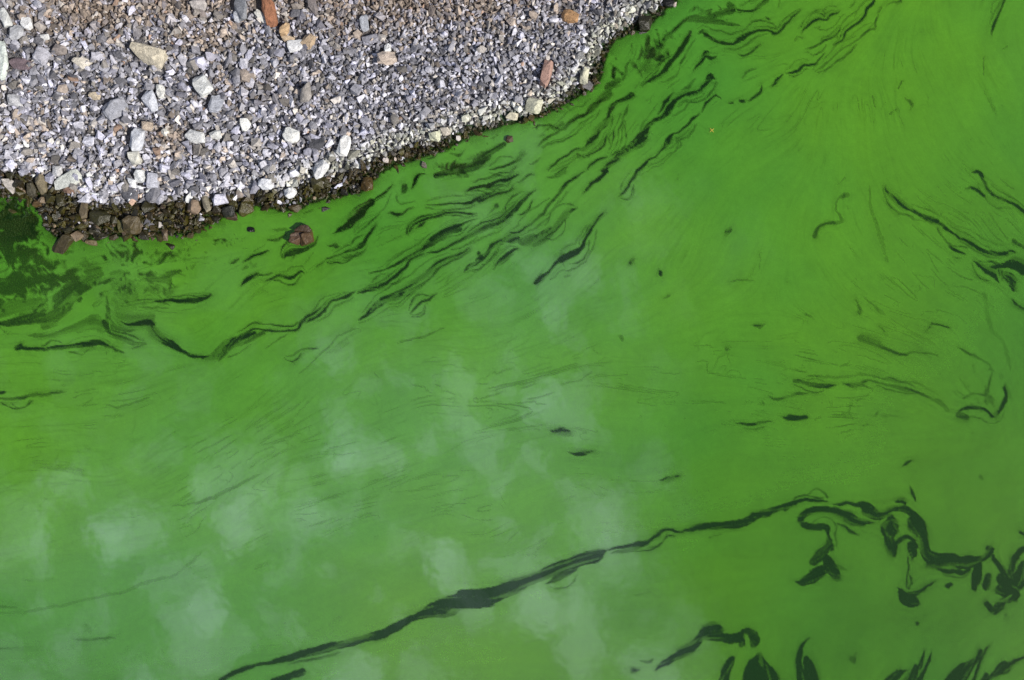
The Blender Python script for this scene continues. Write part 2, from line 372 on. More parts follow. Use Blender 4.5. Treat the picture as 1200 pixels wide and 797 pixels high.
sheet(400,250,5.99,
(.75,(820,110,40),(760,120,50),(700,165,55),(640,215,40),(590,240,30),(540,265,20)),
(.9,(880,60,10),(800,90,18),(720,125,22),(660,170,22),(600,215,22),(560,250,22),(500,285,22),(430,330,20),(380,360,14),(310,390,8),(200,420,4)),
(.92,(1198,20,14),(1140,55,22),(1070,85,20),(990,110,22),(930,140,20),(870,180,20),(800,210,16),(730,245,16),(680,265,14),(600,275,8)),
(.9,(590,285,14),(540,298,14),(490,325,20),(450,370,22),(410,410,26),(360,455,24),(310,490,26),(250,515,30),(190,535,22),(110,558,14)),(.6,(400,380,12),(330,440,14),(250,490,16)),
(.88,(900,252,8),(850,275,10),(790,305,18),(730,325,18),(670,350,20),(630,385,22),(580,430,24),(530,475,24),(470,510,26),(430,545,40),(380,580,50),(310,605,50),(260,640,50),(210,680,40),(160,720,26),(120,745,8)),
(-.4,(400,570,14),(300,620,12),(200,690,10)),(.85,(665,560,10),(620,605,22),(570,620,18),(530,660,16),(480,700,8)),
(.85,(1180,180,40),(1110,195,18),(1070,220,22),(1030,265,18),(980,305,22),(950,345,22),(890,380,26),(865,415,14)),(.8,(960,280,20),(975,310,30)),
(.8,(1198,270,16),(1140,310,22),(1100,345,20),(1070,400,6)),(.4,(760,440,10),(735,510,8)),
(.86,(240,90,10),(200,150,20),(150,215,45),(100,250,35),(50,270,20),(0,285,8)),(.6,(260,10,12),(210,60,12),(150,115,10),(90,155,6)),
(.86,(150,10,50),(100,40,60),(60,85,50),(0,110,30)),(.85,(95,545,8),(60,570,18),(0,590,14)))
sheet(270,230,5.99,
(.87,(1010,35,30),(950,60,50),(900,110,90),(860,170,80),(800,220,50),(760,240,35),(725,260,8)),(.9,(1080,0,20),(1010,40,22)),
(.75,(620,280,20),(600,320,24),(540,360,30),(470,380,40),(410,400,45),(385,435,16)),(.45,(420,240,16),(350,235,30),(290,235,25)),
(.6,(390,270,10),(330,305,18),(260,300,16)),(.6,(250,330,14),(160,385,18)),(.8,(270,380,12),(200,400,14),(140,430,16),(80,465,18)),(.6,(60,440,20),(20,465,20),(0,475,14)),
(.85,(190,545,30),(140,565,40),(100,590,24),(70,630,8)),(.7,(200,545,16),(250,550,12),(300,530,14)),
(.85,(250,590,14),(300,570,16),(350,550,16),(410,565,26),(470,545,22),(500,525,26),(520,545,18)),(.5,(120,500,30),(80,520,14)),
(.85,(600,490,20),(650,450,18)),(.86,(660,440,8),(740,415,8),(800,400,8),(850,380,24),(900,350,36),(940,315,26),(970,270,14),(1020,205,6)),
(.8,(740,345,40),(680,345,8)),(.5,(580,390,6),(530,465,10)),(.9,(570,95,20),(520,120,14)),(.7,(1120,110,12),(1165,130,20),(1198,115,10)))
sheet(250,330,5.99,
(.85,(990,75,12),(950,100,22),(870,125,18),(830,140,16),(795,175,22),(770,215,26),(720,250,24),(650,285,14)),
(.88,(760,180,14),(680,240,20),(620,280,24),(580,330,18),(530,350,16),(470,355,8),(400,350,14),(360,345,12),(300,335,16),(240,365,20),(170,400,22),(90,430,30),(40,470,35),(0,530,50)),
(.6,(350,370,30),(290,400,40),(220,425,40),(150,450,40),(80,500,25),(40,560,20)),(.6,(520,370,10),(450,415,12),(370,475,4)),
(.7,(740,465,10),(670,465,16),(610,480,18),(560,510,16),(500,530,5)),(.5,(1030,320,6),(970,340,12),(920,370,14),(860,410,6),(790,480,5),(700,560,6),(590,650,4)),
(.25,(940,430,40),(850,490,40),(790,510,20)),(.35,(1130,640,10),(1175,685,14)))
sheet(0,280,3.987,
(.9,(1195,440,20),(1120,470,30),(1060,500,30),(1010,550,24),(960,555,24),(900,548,24),(850,525,24),(800,490,36),(750,465,36),(715,430,34),(700,395,34),(660,395,26),(600,405,22),(560,390,16),(530,360,14)),
(.5,(690,375,60),(620,365,60),(560,340,60),(540,300,50)),(.5,(520,410,12),(600,430,10),(680,410,8)),
(.55,(130,455,12),(220,445,20),(300,430,40),(380,410,50),(450,400,50),(480,430,40)),
(.62,(200,400,40),(260,370,50),(300,320,60),(340,270,60),(400,220,60),(440,170,70),(400,120,50)),(.75,(0,395,20),(60,385,40),(120,370,50),(200,370,60)),(.5,(0,340,60),(80,320,80),(180,320,90)),
(.8,(240,515,12),(330,505,14),(410,490,24),(460,485,26),(510,500,16),(550,520,12),(580,530,6)),(.8,(90,510,30),(100,500,24)),(.6,(640,485,8),(680,490,10),(620,510,10)),(.55,(500,450,12),(560,470,16),(620,490,18),(670,490,14)),
(.6,(500,330,14),(500,390,16),(520,440,16),(580,470,20)),(.8,(700,300,10),(800,290,14),(880,285,24),(920,290,26),(990,265,16)),
(.6,(690,190,20),(760,190,30),(800,160,30),(840,150,18)),(.5,(800,250,24),(780,280,16)),(.8,(1195,170,16),(1150,190,20),(1125,220,8)),
(.75,(0,750,10),(80,745,16),(150,728,16),(220,722,18),(310,715,8)),(.7,(0,725,12),(20,720,8)),(.5,(500,780,8),(560,785,10),(620,765,8),(700,745,5)),(.3,(390,780,10),(430,745,8)),(.25,(330,660,40),(290,680,20)))
sheet(400,530,2.985,
(.92,(1198,280,8),(1130,275,8),(1080,310,12),(1040,320,16),(990,330,10),(930,340,10)),
(.92,(930,340,10),(890,360,35),(820,380,35),(750,405,35),(700,430,30),(630,455,35),(560,485,50),(490,510,60),(420,520,55),(370,535,40),(320,550,35),(250,580,22),(190,615,26),(140,638,26),(70,655,20),(0,675,22)),
(.7,(830,400,10),(760,440,20),(720,460,8)),(.6,(440,535,20),(370,560,25),(300,570,14)),(.5,(1060,325,10),(1000,345,14),(940,355,8)),
(.9,(1115,95,8),(1150,88,14),(1180,85,12)),(.9,(800,3,10),(850,5,12),(870,0,10)),(.3,(1030,500,6),(1080,490,5)),(.6,(1015,765,18),(1040,760,12)))
sheet(0,530,2.985,
(.92,(1195,675,22),(1130,690,24),(1060,705,26),(1010,720,24),(940,735,12),(880,748,14),(820,770,14),(770,797,10)),(.9,(1060,770,20),(1010,785,22),(960,800,20)),(.5,(1195,700,8),(1100,725,8),(1000,745,8)),
(.4,(250,655,4),(330,652,6),(405,648,10)),(.18,(700,350,6),(640,410,6),(590,438,7),(500,460,10),(440,490,7),(350,505,6),(200,540,6),(50,560,6),(0,562,5)),
(.35,(600,190,6),(680,180,8),(760,150,8),(850,105,8),(915,75,6)),(.3,(0,540,5),(60,540,5)),(.35,(0,685,4),(130,682,5)))
sheet(100,360,1.993,(.95,(1085,290,4),(1110,290,16),(1130,292,10)),(.95,(1130,340,4),(1160,345,10),(1185,338,8)))
sheet(780,0,2.848,
(.85,(1130,0,6),(1110,50,8),(1095,90,12),(1088,115,5)),(.6,(1125,165,6),(1135,150,8)),(.5,(1060,190,4),(1062,250,6)),(.95,(790,270,8),(775,295,9)),
(.6,(690,320,8),(700,355,8)),(.4,(735,340,6),(720,365,10)),(.6,(770,365,8),(745,385,10)),(.5,(800,325,10),(820,350,12),(815,370,6)),
(.6,(600,595,8),(575,620,6)),(.55,(605,650,14),(580,660,10),(570,700,10),(585,740,14),(545,745,10),(510,755,8),(495,785,14)),
(.8,(1025,572,10),(1050,570,12),(1060,600,10),(1080,635,16),(1105,655,14),(1150,675,8),(1195,705,8)),(.7,(1000,630,10),(1030,630,14),(1060,655,12)),(.4,(1120,600,8),(1160,630,8)),
(.3,(680,620,6),(685,700,8),(715,780,12)),(.95,(205,775,12),(215,772,14)),(.3,(40,600,4),(45,580,6)),
(.9,(730,628,8),(760,660,14),(790,685,16),(825,708,10),(860,725,12),(905,740,14)))
sheet(860,0,5.99,
(.85,(0,315,20),(60,280,35),(110,245,20),(170,215,14),(230,220,12),(290,240,22),(320,225,16),(360,170,16),(410,120,14),(460,75,12)),(.6,(250,210,8),(310,215,10)),
(.75,(470,230,20),(490,205,24),(540,165,20),(590,130,22),(640,140,14),(680,110,14),(740,75,14)),(.8,(740,115,24),(770,95,12)),(.5,(420,290,16),(440,250,14),(480,260,14)),(.5,(850,5,8),(810,50,8)),
(.7,(500,350,6),(590,320,8),(640,280,14),(690,265,14),(730,235,14),(760,175,8)),
(.9,(990,10,16),(940,60,24),(910,110,26),(870,160,22),(830,185,16),(790,230,12),(760,280,10),(730,300,14),(700,320,18)),
(.6,(1160,5,12),(1100,20,12),(1060,40,8)),(.7,(1030,45,8),(1000,110,8),(980,190,18),(940,215,12),(880,265,6),(800,325,12),(750,355,16),(720,385,12),(660,435,10),(600,480,12),(570,510,5)),
(.92,(630,375,10),(590,430,10),(560,455,16),(480,465,18),(450,495,24),(410,515,26),(370,518,14)),(.97,(350,525,18),(300,565,22),(260,600,10)),
(.85,(205,595,12),(190,640,14),(150,680,18),(110,710,10)),(.6,(230,125,10),(250,140,14)),(.5,(310,50,10),(320,0,10)),(.3,(900,190,8),(870,215,8)))
sheet(800,250,2.995,
(.75,(840,5,12),(880,20,14),(900,35,10),(950,75,6),(1000,100,10),(1050,130,14),(1100,145,18),(1150,135,8),(1165,140,6)),
(.9,(935,115,12),(960,130,10),(995,148,5)),(.5,(955,155,8),(980,160,6)),(.95,(1020,170,6),(1050,190,14),(1090,215,22),(1110,240,10)),
(.95,(1070,195,14),(1120,185,16),(1170,180,40),(1198,195,40)),(.95,(1130,215,25),(1150,230,40),(1160,265,14)),(-.5,(1100,205,8),(1115,208,10)),
(.7,(1160,100,14),(1185,115,10),(1198,125,8)),(.9,(1160,300,5),(1175,322,10),(1198,332,8)),
(.85,(1130,610,14),(1135,640,14),(1110,690,14),(1090,710,12),(1060,690,10),(1020,685,12),(985,690,10),(960,705,10)),(.7,(970,710,22),(995,715,20)),
(.5,(960,470,5),(1000,490,8),(1040,508,8),(1080,530,8),(1090,560,8),(1075,600,6),(1070,635,5),(1020,635,7),(980,655,6)),(.6,(1020,530,8),(1022,560,8)),
(.7,(855,410,5),(880,390,8),(935,402,6)),(.55,(630,440,30),(680,455,24),(720,475,10),(770,495,8),(820,490,8),(890,500,6)),(.6,(690,400,12),(710,420,5)),
(.5,(610,300,12),(625,345,14)),(.4,(640,295,8),(670,320,6),(700,350,24)),
(.75,(390,590,14),(440,600,12),(500,605,14),(540,600,10)),(.6,(560,598,8),(610,605,22),(650,590,10),(700,600,8),(770,615,12),(850,640,8),(920,680,8)),
(.35,(460,570,10),(550,575,8),(640,570,8),(740,590,6),(830,600,6),(900,640,6)),(.5,(440,628,8),(330,655,8),(300,640,5)),
(.7,(185,732,5),(240,738,10),(310,732,12)),(.8,(350,715,8),(375,722,20),(430,715,14)),(.5,(630,745,8),(650,742,5)),(.7,(245,395,8),(265,400,14),(285,392,10)),(.6,(150,478,8),(160,478,6)),
(.5,(435,358,6),(450,362,5)),(.25,(1060,280,14),(1080,400,14),(1130,460,10),(1150,560,8)),(.3,(690,70,16),(700,100,20),(720,160,14)),(.4,(870,660,8),(900,655,14),(930,690,14)),
(.35,(265,200,6),(272,140,8)),(.35,(160,240,5),(200,230,7),(250,235,5)))
sheet(400,250,2.995,(.95,(1120,205,12),(1118,215,14)),(.5,(980,435,14),(985,445,10)),(.5,(1135,300,6),(1150,293,6)),(.4,(200,455,4),(290,432,6),(360,400,4)),(.35,(880,550,6),(830,590,6),(770,605,6)))
sheet(800,530,2.985,
(.95,(0,275,12),(60,262,24),(130,255,26),(200,248,28),(250,222,22),(310,205,22),(370,182,14),(415,162,12)),(.6,(90,300,8),(130,290,6)),
(.9,(440,650,10),(410,690,14),(405,740,22),(410,800,30)),(.9,(430,720,16),(440,760,40),(455,800,50)),(.6,(600,730,8),(605,700,6)),(.9,(765,50,12),(775,45,14),(800,30,5)),(.4,(1040,85,14),(1048,92,8)))
sheet(920,570,5.99,
(.92,(0,150,40),(60,125,24),(100,98,18),(180,95,16),(250,98,16),(300,105,14)),(.7,(165,50,14),(130,85,10)),
(.95,(340,125,14),(380,130,24),(440,115,24),(500,130,36),(560,140,70),(610,190,80),(650,210,60),(690,190,30),(740,165,30),(800,150,30),(850,165,36),(900,200,40),(940,250,50),(960,310,55),(975,380,50),(985,450,60)),
(.9,(770,110,14),(820,95,40),(840,135,20)),
(.92,(110,230,40),(140,190,50),(200,160,40),(280,155,36),(350,170,40),(400,200,50),(450,225,80),(520,250,50),(610,258,14)),
(.75,(130,265,30),(200,285,40),(260,280,40),(290,300,30),(300,350,14),(310,400,40),(320,430,30)),(.6,(360,260,14),(430,290,16),(460,320,24),(510,340,8)),
(.8,(310,400,30),(260,470,60),(210,520,50)),(.9,(290,500,40),(320,560,60),(360,630,50)),(.93,(70,670,14),(120,680,40),(180,640,70),(240,600,70),(290,580,40)),(.35,(360,560,30),(430,580,20)),
(.95,(740,250,80),(730,300,110),(740,340,60)),(.9,(890,240,50),(900,270,80),(930,320,60)),(.92,(720,360,40),(750,420,80),(765,480,30)),(.9,(760,420,40),(800,380,30),(860,355,30),(900,380,30)),
(.92,(890,420,70),(900,480,50),(890,520,20)),(-.7,(845,420,26),(845,500,22),(842,600,16),(840,720,8)),(.8,(862,500,8),(862,600,8),(858,720,8)),
(.9,(800,710,16),(830,760,60),(850,797,80)),(.9,(870,760,60),(930,740,30),(980,715,18),(1050,670,5)),(.85,(880,0,10),(905,70,20),(910,100,8)),(.9,(1140,690,30),(1160,685,18)))
sheet(1020,600,6.644,
(.95,(400,130,60),(410,200,60),(420,290,60),(460,350,90),(540,370,90),(620,370,90),(700,390,80),(780,390,90),(830,380,60),(880,370,30),(920,330,40),(940,300,40),(910,290,40)),
(.9,(440,420,30),(520,430,30),(590,460,30),(660,460,40),(720,475,30),(770,450,30)),(-.5,(560,425,14),(620,430,20),(660,440,10)),
(.93,(840,420,70),(830,500,70),(805,600,30)),(.85,(920,500,40),(900,570,60)),
(.93,(960,350,30),(1010,430,40),(1050,480,50),(1090,480,50),(1110,420,50),(1130,350,60),(1170,300,60),(1196,290,60)),
(.93,(1030,510,80),(1080,540,120),(1130,550,100),(1170,450,50),(1185,400,40)),(.93,(1020,600,80),(1080,640,80),(1120,660,70)),
(.93,(1030,700,60),(990,750,60),(960,770,40),(900,720,40)),(.9,(1080,690,40),(1110,660,30)),(-.8,(1000,690,12),(1040,685,16),(1090,650,8)),(-.5,(880,470,12),(920,420,16),(960,410,14),(980,470,8)),
(.9,(1170,150,20),(1196,170,20)),(.93,(300,700,90),(340,680,70),(250,660,50)),(.8,(215,585,12),(250,640,20)),(.85,(380,620,20),(420,595,30),(500,540,6)),(.9,(600,570,40),(610,560,30)))
sheet(740,700,6,
(.85,(0,515,20),(40,510,16)),(.6,(60,450,10),(130,455,24),(150,430,10)),
(.9,(165,515,10),(230,460,40),(300,420,60),(370,380,70),(430,340,60),(470,290,50),(500,250,60),(560,225,70),(610,230,60)),(.86,(540,270,40),(620,280,45),(690,290,60),(760,285,70)),(.8,(770,330,40),(780,260,40),(830,240,24),(860,290,60),(850,340,30)),
(-.5,(800,270,18),(820,350,16)),(.9,(710,430,30),(680,480,50),(660,540,50),(640,600,60)),(.93,(890,420,40),(880,480,120),(900,540,200),(910,620,240)),
(.9,(1200,350,20),(1180,440,36),(1170,520,30),(1165,590,20)))
sheet(1000,700,6,
(.88,(545,380,16),(530,430,18),(500,490,22),(470,560,30),(450,600,30)),(.88,(490,380,10),(480,440,16),(450,500,24),(430,480,20),(420,540,50),(380,600,60)),
(.92,(370,510,14),(330,530,40),(290,560,50),(250,600,60)),(.92,(890,370,30),(880,420,36),(850,450,40),(800,490,80),(750,540,120),(720,600,150)),
(.86,(960,340,10),(925,370,18),(890,450,18),(860,530,20),(840,600,20)),(.92,(1200,415,10),(1150,435,20),(1100,465,40),(1050,490,80),(1000,530,50),(950,565,26),(900,600,20)),(.9,(930,540,30),(900,590,24)),
(.7,(445,185,20),(440,175,14)),(.3,(500,120,14),(470,150,6)),(.6,(0,440,40),(5,460,20)),(.5,(1070,130,12),(1072,120,8)))
sheet(0,300,5.99,
(.72,(520,200,120),(470,270,110),(430,330,110),(380,420,80),(200,460,60),(50,470,50)),(.45,(830,180,160),(900,260,160),(900,360,140)),
(-.85,(750,215,50),(660,250,60),(610,310,110),(570,390,130),(510,470,90),(420,530,60),(330,560,30)),(.5,(650,440,60),(580,500,80),(480,530,60),(350,565,36),(230,575,16)),
(-.85,(180,610,40),(350,595,60),(500,580,60),(620,565,40)),(.8,(120,650,24),(300,655,18),(420,640,26),(560,635,32),(680,612,46),(760,630,26),(870,675,10)),
(.5,(750,290,20),(760,390,26),(785,460,26),(850,510,30),(950,490,44),(1060,470,60)),(-.7,(800,330,16),(805,420,20),(860,478,14),(960,512,14),(1050,500,10)),
(.7,(735,460,30),(770,530,40),(850,580,40),(930,600,30),(1015,612,12)),(.4,(690,440,60),(700,520,60)),(.6,(560,300,30),(575,290,20)),(.6,(850,350,10),(960,340,12),(1100,330,10),(1190,345,12)))
STEP = 1.25
fu = axis(-70, 1270, STEP, 1.5, 40000); fv = axis(-70, 867, STEP, 1.5, 40000)
cu0, cv0 = int(np.searchsorted(fu, -70.01)), int(np.searchsorted(fv, -70.01))
ncu, ncv = int(round((1270+70)/STEP))+1, int(round((867+70)/STEP))+1
cu = fu[cu0:cu0+ncu]; cv = fv[cv0:cv0+ncv]
GU, GV = np.meshgrid(cu, cv)
def dense(pts, step=2.5):
    if len(pts) == 2: P = pts
    else:
        P = []
        Q = [pts[0]]+list(pts)+[pts[-1]]
        for i in range(1, len(Q)-2):
            p0, p1, p2, p3 = map(np.array, Q[i-1:i+3])
            k = max(2, int(np.hypot(*(p2-p1)[:2])/step))
            for t in np.linspace(0, 1, k, endpoint=False):
                P.append(0.5*((2*p1)+(p2-p0)*t+(2*p0-5*p1+4*p2-p3)*t*t+(3*p1-p0-3*p2+p3)*t**3))
        P.append(np.array(pts[-1]))
    return np.array([tuple(p) for p in P], float)
def taper(P):
    seg = np.hypot(np.diff(P[:, 0]), np.diff(P[:, 1])); t = np.concatenate([[0], np.cumsum(seg)]); L = t[-1]
    if L < 6: return P
    P = P.copy()
    for e, dist in ((0, t), (-1, L-t)):
        if P[e, 0] > 1185 or P[e, 1] > 785 or P[e, 0] < 4 or P[e, 1] < 3: continue
        if P[e, 2] > 4.2: continue
        ln_ = min(0.35*L, 3+2.2*P[e, 2])
        P[:, 2] *= np.clip(0.18+0.82*dist/ln_, 0, 1)
    return P
LINES = [(op, taper(dense(p)) if op > 0 else dense(p)) for op, p in S]
rf = random.Random(91); EXTRA = []
for op, P in LINES:
    if op < 0.6 or len(P) < 14 or P[:, 2].mean() > 5.5 or P[:, 1].mean() > 690: continue
    T = np.gradient(P[:, :2], axis=0); T /= np.linalg.norm(T, axis=1, keepdims=True)+1e-9
    Nn = np.stack([-T[:, 1], T[:, 0]], -1)
    for k in range(rf.choice((2, 3, 4)) if P[:, 1].mean() < 380 else rf.choice((1, 2, 2))):
        i0 = rf.randint(0, len(P)//2); i1 = min(len(P), i0+rf.randint(9, max(10, int(len(P)*0.95))))
        if i1-i0 < 6: continue
        t = np.linspace(0, 1, i1-i0)
        offs = rf.choice((-1, 1))*(P[i0:i1, 2]*0.5+1.0+rf.uniform(0.8, 10.5)*(0.35+np.sin(math.pi*t)*0.65)) + np.sin(t*rf.uniform(3, 8)+rf.uniform(0, 6))*0.8
        Q = P[i0:i1].copy(); Q[:, :2] += Nn[i0:i1]*offs[:, None]; Q[:, 2] = rf.uniform(0.5, 1.5)*np.sin(math.pi*np.clip(t, 0.02, 0.98))**0.6+0.2
        EXTRA.append((rf.uniform(0.35, 0.80), Q))
# drift direction on a coarse raster (double-angle average of the traced lines and a few readings of the grain)
CO = 10.0
du, dv = np.meshgrid(np.arange(-80, 1281, CO), np.arange(-80, 881, CO))
C2 = np.zeros_like(du); S2 = np.zeros_like(du); W = np.zeros_like(du)
def vote(x, y, ang, w, r):
    k = w/(((du-x)**2+(dv-y)**2)/r**2+1)**2
    C2[:] += k*math.cos(2*ang); S2[:] += k*math.sin(2*ang); W[:] += k
for op, P in LINES:
    if op < 0 or len(P) < 2: continue
    T = P[::5] if len(P) > 8 else P
    for a, b in zip(T[:-1], T[1:]):
        L = math.hypot(b[0]-a[0], b[1]-a[1])
        if L > 1: vote((a[0]+b[0])/2, (a[1]+b[1])/2, math.atan2(b[1]-a[1], b[0]-a[0]), L*abs(op)*0.2, 16)
for (x, y, deg) in [(60,430,-4),(60,500,-8),(60,600,-10),(60,700,-8),(200,460,-18),(200,560,-22),(200,660,-18),(200,760,-14),(350,450,-25),(350,550,-20),(350,650,-20),
    (480,460,-12),(480,560,-14),(480,700,-20),(620,420,-20),(620,480,-10),(620,580,-22),(760,430,-10),(760,500,-14),(760,620,-10),(760,720,-12),(900,420,0),(900,540,-8),(900,660,-14),(1040,540,-4),
    (820,200,-50),(900,150,-45),(960,120,-70),(1000,180,-85),(1060,120,70),(1100,180,60),(1150,100,80),(1000,60,-50),(900,300,-60),(960,330,60),(1060,320,45),(1000,400,15),(1120,420,60),(1170,470,75),(1150,560,-20),(1120,240,35),
    (100,300,-10),(180,310,-12),(40,360,-4)]:
    vote(x, y, math.radians(deg), 5, 45)
ang = 0.5*np.arctan2(S2, C2) + (fbm(du, dv, 90, 401, 2)-0.5)*0.9
def up(F, u, v):
    x = np.clip((u+80)/CO, 0, F.shape[1]-1.001); y = np.clip((v+80)/CO, 0, F.shape[0]-1.001)
    i = x.astype(np.int32); j = y.astype(np.int32); a = x-i; b = y-j
    return (F[j, i]*(1-a)+F[j, i+1]*a)*(1-b)+(F[j+1, i]*(1-a)+F[j+1, i+1]*a)*b
c2 = up(np.cos(2*ang), GU, GV); s2 = up(np.sin(2*ang), GU, GV)
A = 0.5*np.arctan2(s2, c2)
VX = np.cos(A).astype(np.float32); VY = np.sin(A).astype(np.float32)
def lic(src, steps, h):
    """smear a raster along the drift, both ways"""
    acc = src.copy(); tot = np.ones_like(src)
    ii, jj = np.meshgrid(np.arange(ncu, dtype=np.float32), np.arange(ncv, dtype=np.float32))
    for sgn in (1, -1):
        x = ii.copy(); y = jj.copy(); px = VX*sgn; py = VY*sgn
        for k in range(steps):
            xi = np.clip(np.rint(x), 0, ncu-1).astype(np.int32); yi = np.clip(np.rint(y), 0, ncv-1).astype(np.int32)
            vx = VX[yi, xi]; vy = VY[yi, xi]
            s = np.where(vx*px+vy*py < 0, -1.0, 1.0).astype(np.float32)
            px = vx*s; py = vy*s
            x += px*h; y += py*h
            xi = np.clip(np.rint(x), 0, ncu-1).astype(np.int32); yi = np.clip(np.rint(y), 0, ncv-1).astype(np.int32)
            wgt = math.cos(0.5*math.pi*(k+1)/(steps+1))
            acc += src[yi, xi]*wgt; tot += wgt
    return acc/tot
def norm01(F, lo=2, hi=98):
    a, b = np.percentile(F[::4, ::4], [lo, hi]); return np.clip((F-a)/(b-a), 0, 1)
white = RNG.random((ncv, ncu)).astype(np.float32)
L1 = norm01(lic(white, 14, 1.3))                                             # fine brushed grain
L2 = norm01(lic(fbm(GU, GV, 6, 421, 2).astype(np.float32), 22, 1.8))         # strands
L3 = norm01(lic(fbm(GU, GV, 22, 431, 3).astype(np.float32), 22, 3.0))        # broad brush
L4 = norm01(lic(fbm(GU, GV, 3.4, 425, 2).astype(np.float32), 16, 1.6))       # threads
wu = GU+(fbm(GU, GV, 34, 471, 3)-0.5)*70; wv = GV+(fbm(GU, GV, 34, 481, 3)-0.5)*70
pn = norm01(fbm(wu, wv, 16, 491, 4, 0.5), 1, 99)*0.70 + L2*0.30
# drift gaps
wx = (fbm(GU, GV, 9, 441, 3)-0.5)*3.2 + (fbm(GU, GV, 30, 445, 2)-0.5)*3; wy = (fbm(GU, GV, 9, 451, 3)-0.5)*3.2 + (fbm(GU, GV, 30, 455, 2)-0.5)*3
GAP = np.zeros_like(GU, dtype=np.float32)
soft = np.zeros_like(GAP)
def line_field(P, pad):
    x0, x1 = P[:, 0].min()-pad, P[:, 0].max()+pad; y0, y1 = P[:, 1].min()-pad, P[:, 1].max()+pad
    i0, i1 = np.searchsorted(cu, [x0, x1]); j0, j1 = np.searchsorted(cv, [y0, y1])
    if i1-i0 < 2 or j1-j0 < 2: return None
    sl = (slice(j0, j1), slice(i0, i1))
    u = GU[sl]+wx[sl]; v = GV[sl]+wy[sl]
    best = np.full(u.shape, -1e9); rad = np.ones(u.shape)
    for a, b in zip(P[:-1], P[1:]):
        dx, dy = b[0]-a[0], b[1]-a[1]; L2_ = dx*dx+dy*dy+1e-9
        t = np.clip(((u-a[0])*dx+(v-a[1])*dy)/L2_, 0, 1)
        d = np.hypot(u-a[0]-t*dx, v-a[1]-t*dy); hw = 0.5*(a[2]+t*(b[2]-a[2]))
        s = hw-d; m = s > best
        best = np.where(m, s, best); rad = np.where(m, hw, rad)
    return sl, best, rad
# patchy, broken film: (x, y, rx, ry, amount)
PATCH = [(16,258,44,34,.98),(5,300,60,36,.70),(40,330,75,34,.70),(95,325,60,32,.62),(165,335,50,28,.56),(10,362,70,22,.70),(170,300,130,20,.47),(255,290,60,16,.34),(535,198,46,11,.5),(640,148,36,12,.42),
         (770,60,30,30,.42),(840,15,45,14,.45),(720,85,14,30,.40),(320,300,50,18,.32),(1040,590,40,12,.3),(945,480,130,22,.22),(1150,470,40,50,.25),(1130,260,60,40,.22)]
am = np.zeros_like(GAP)
for (x, y, rx, ry, a) in PATCH: am = np.maximum(am, a*np.exp(-((GU-x)/rx)**2-((GV-y)/ry)**2))
sdw = shore(GU, GV)
margin = np.maximum(0.78*np.exp(-np.abs(sdw)/np.where(GU < 300, 13.0, 8.0))*sstep(0.05, 0.70, pn), sstep(-5.5, 0.5, sdw+(pn-0.5)*7))
am = np.maximum(am, 0.62*np.exp(-np.abs(sdw)/8.0)); am = np.maximum(am, 0.92*np.exp(-np.abs(sdw)/3.2))
fleck = norm01(fbm(GU*0.5+wu*0.5, GV*0.5+wv*0.5, 6.5, 495, 3, 0.6), 1, 99)
patchy = sstep(-0.17, 0.19, am-0.58*pn-0.42*fleck)*(0.74+0.12*sstep(310, 270, GV))
GAP = np.maximum(GAP, patchy)
for op, P in LINES+EXTRA:
    pad = P[:, 2].max()*0.5+16
    r = line_field(P, pad)
    if r is None: continue
    sl, s, rad = r
    strands = 0.6*L2[sl]+0.4*L4[sl]-0.5
    k = 0.8 if abs(op) >= 0.86 else 1.1
    low = P[:, 1].mean() > 560
    s2_ = s + (0.10*rad+0.4 if low else 0.32-0.10*rad) + strands*np.clip(rad, 0.5, 7)*k
    core = sstep(-0.95, 0.95, s2_)
    if op < 0: GAP[sl] = GAP[sl]*(1-core*abs(op)); continue
    fil = sstep(0.50, 0.85, L4[sl])                     # bright filaments drawn out inside the gaps
    if op < 0.84:
        cov = sstep(0.70-op, 1.25-op, 0.65*L2[sl]+0.35*pn[sl])
        wide = sstep(1.8, 4.5, rad)
        core = core*(1-wide*0.5*(1-cov))*op*(0.78+0.5*sstep(0.2, 0.8, L4[sl]))*(1-0.35*fil*wide)
    else:
        core = core*op*(1-(0.45 if low else 0.72)*fil*sstep(3.5, -0.5, s-0.45*rad)*sstep(1.0, 2.2, rad))
    GAP[sl] = np.maximum(GAP[sl], np.clip(core, 0, 1))
    soft[sl] = np.maximum(soft[sl], np.exp(-np.maximum(-s, 0)/3.5)*op*(0.12+0.40*sstep(0.3, 0.95, L4[sl])))
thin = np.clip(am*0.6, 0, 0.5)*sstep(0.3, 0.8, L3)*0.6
off_shore_dim = 0.38*sstep(220, 860, -sdw)*(0.75+0.5*fbm(GU, GV, 90, 541, 3))        # scum thins out from the bank; also paints in lens vignetting at lower right
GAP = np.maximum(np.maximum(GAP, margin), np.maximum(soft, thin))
GAP = 1-(1-GAP)*(1-off_shore_dim)
# faint flow-aligned veins everywhere
veinw = 0.30+0.9*np.clip(fbm(GU, GV, 130, 501, 2)-0.35, 0, 1)
GAP = np.maximum(GAP, (0.6*sstep(0.74, 1.0, L2)+0.4*sstep(0.7, 1.0, L4))*veinw*0.5*sstep(0.38, 0.68, fbm(GU, GV, 40, 511, 3)))
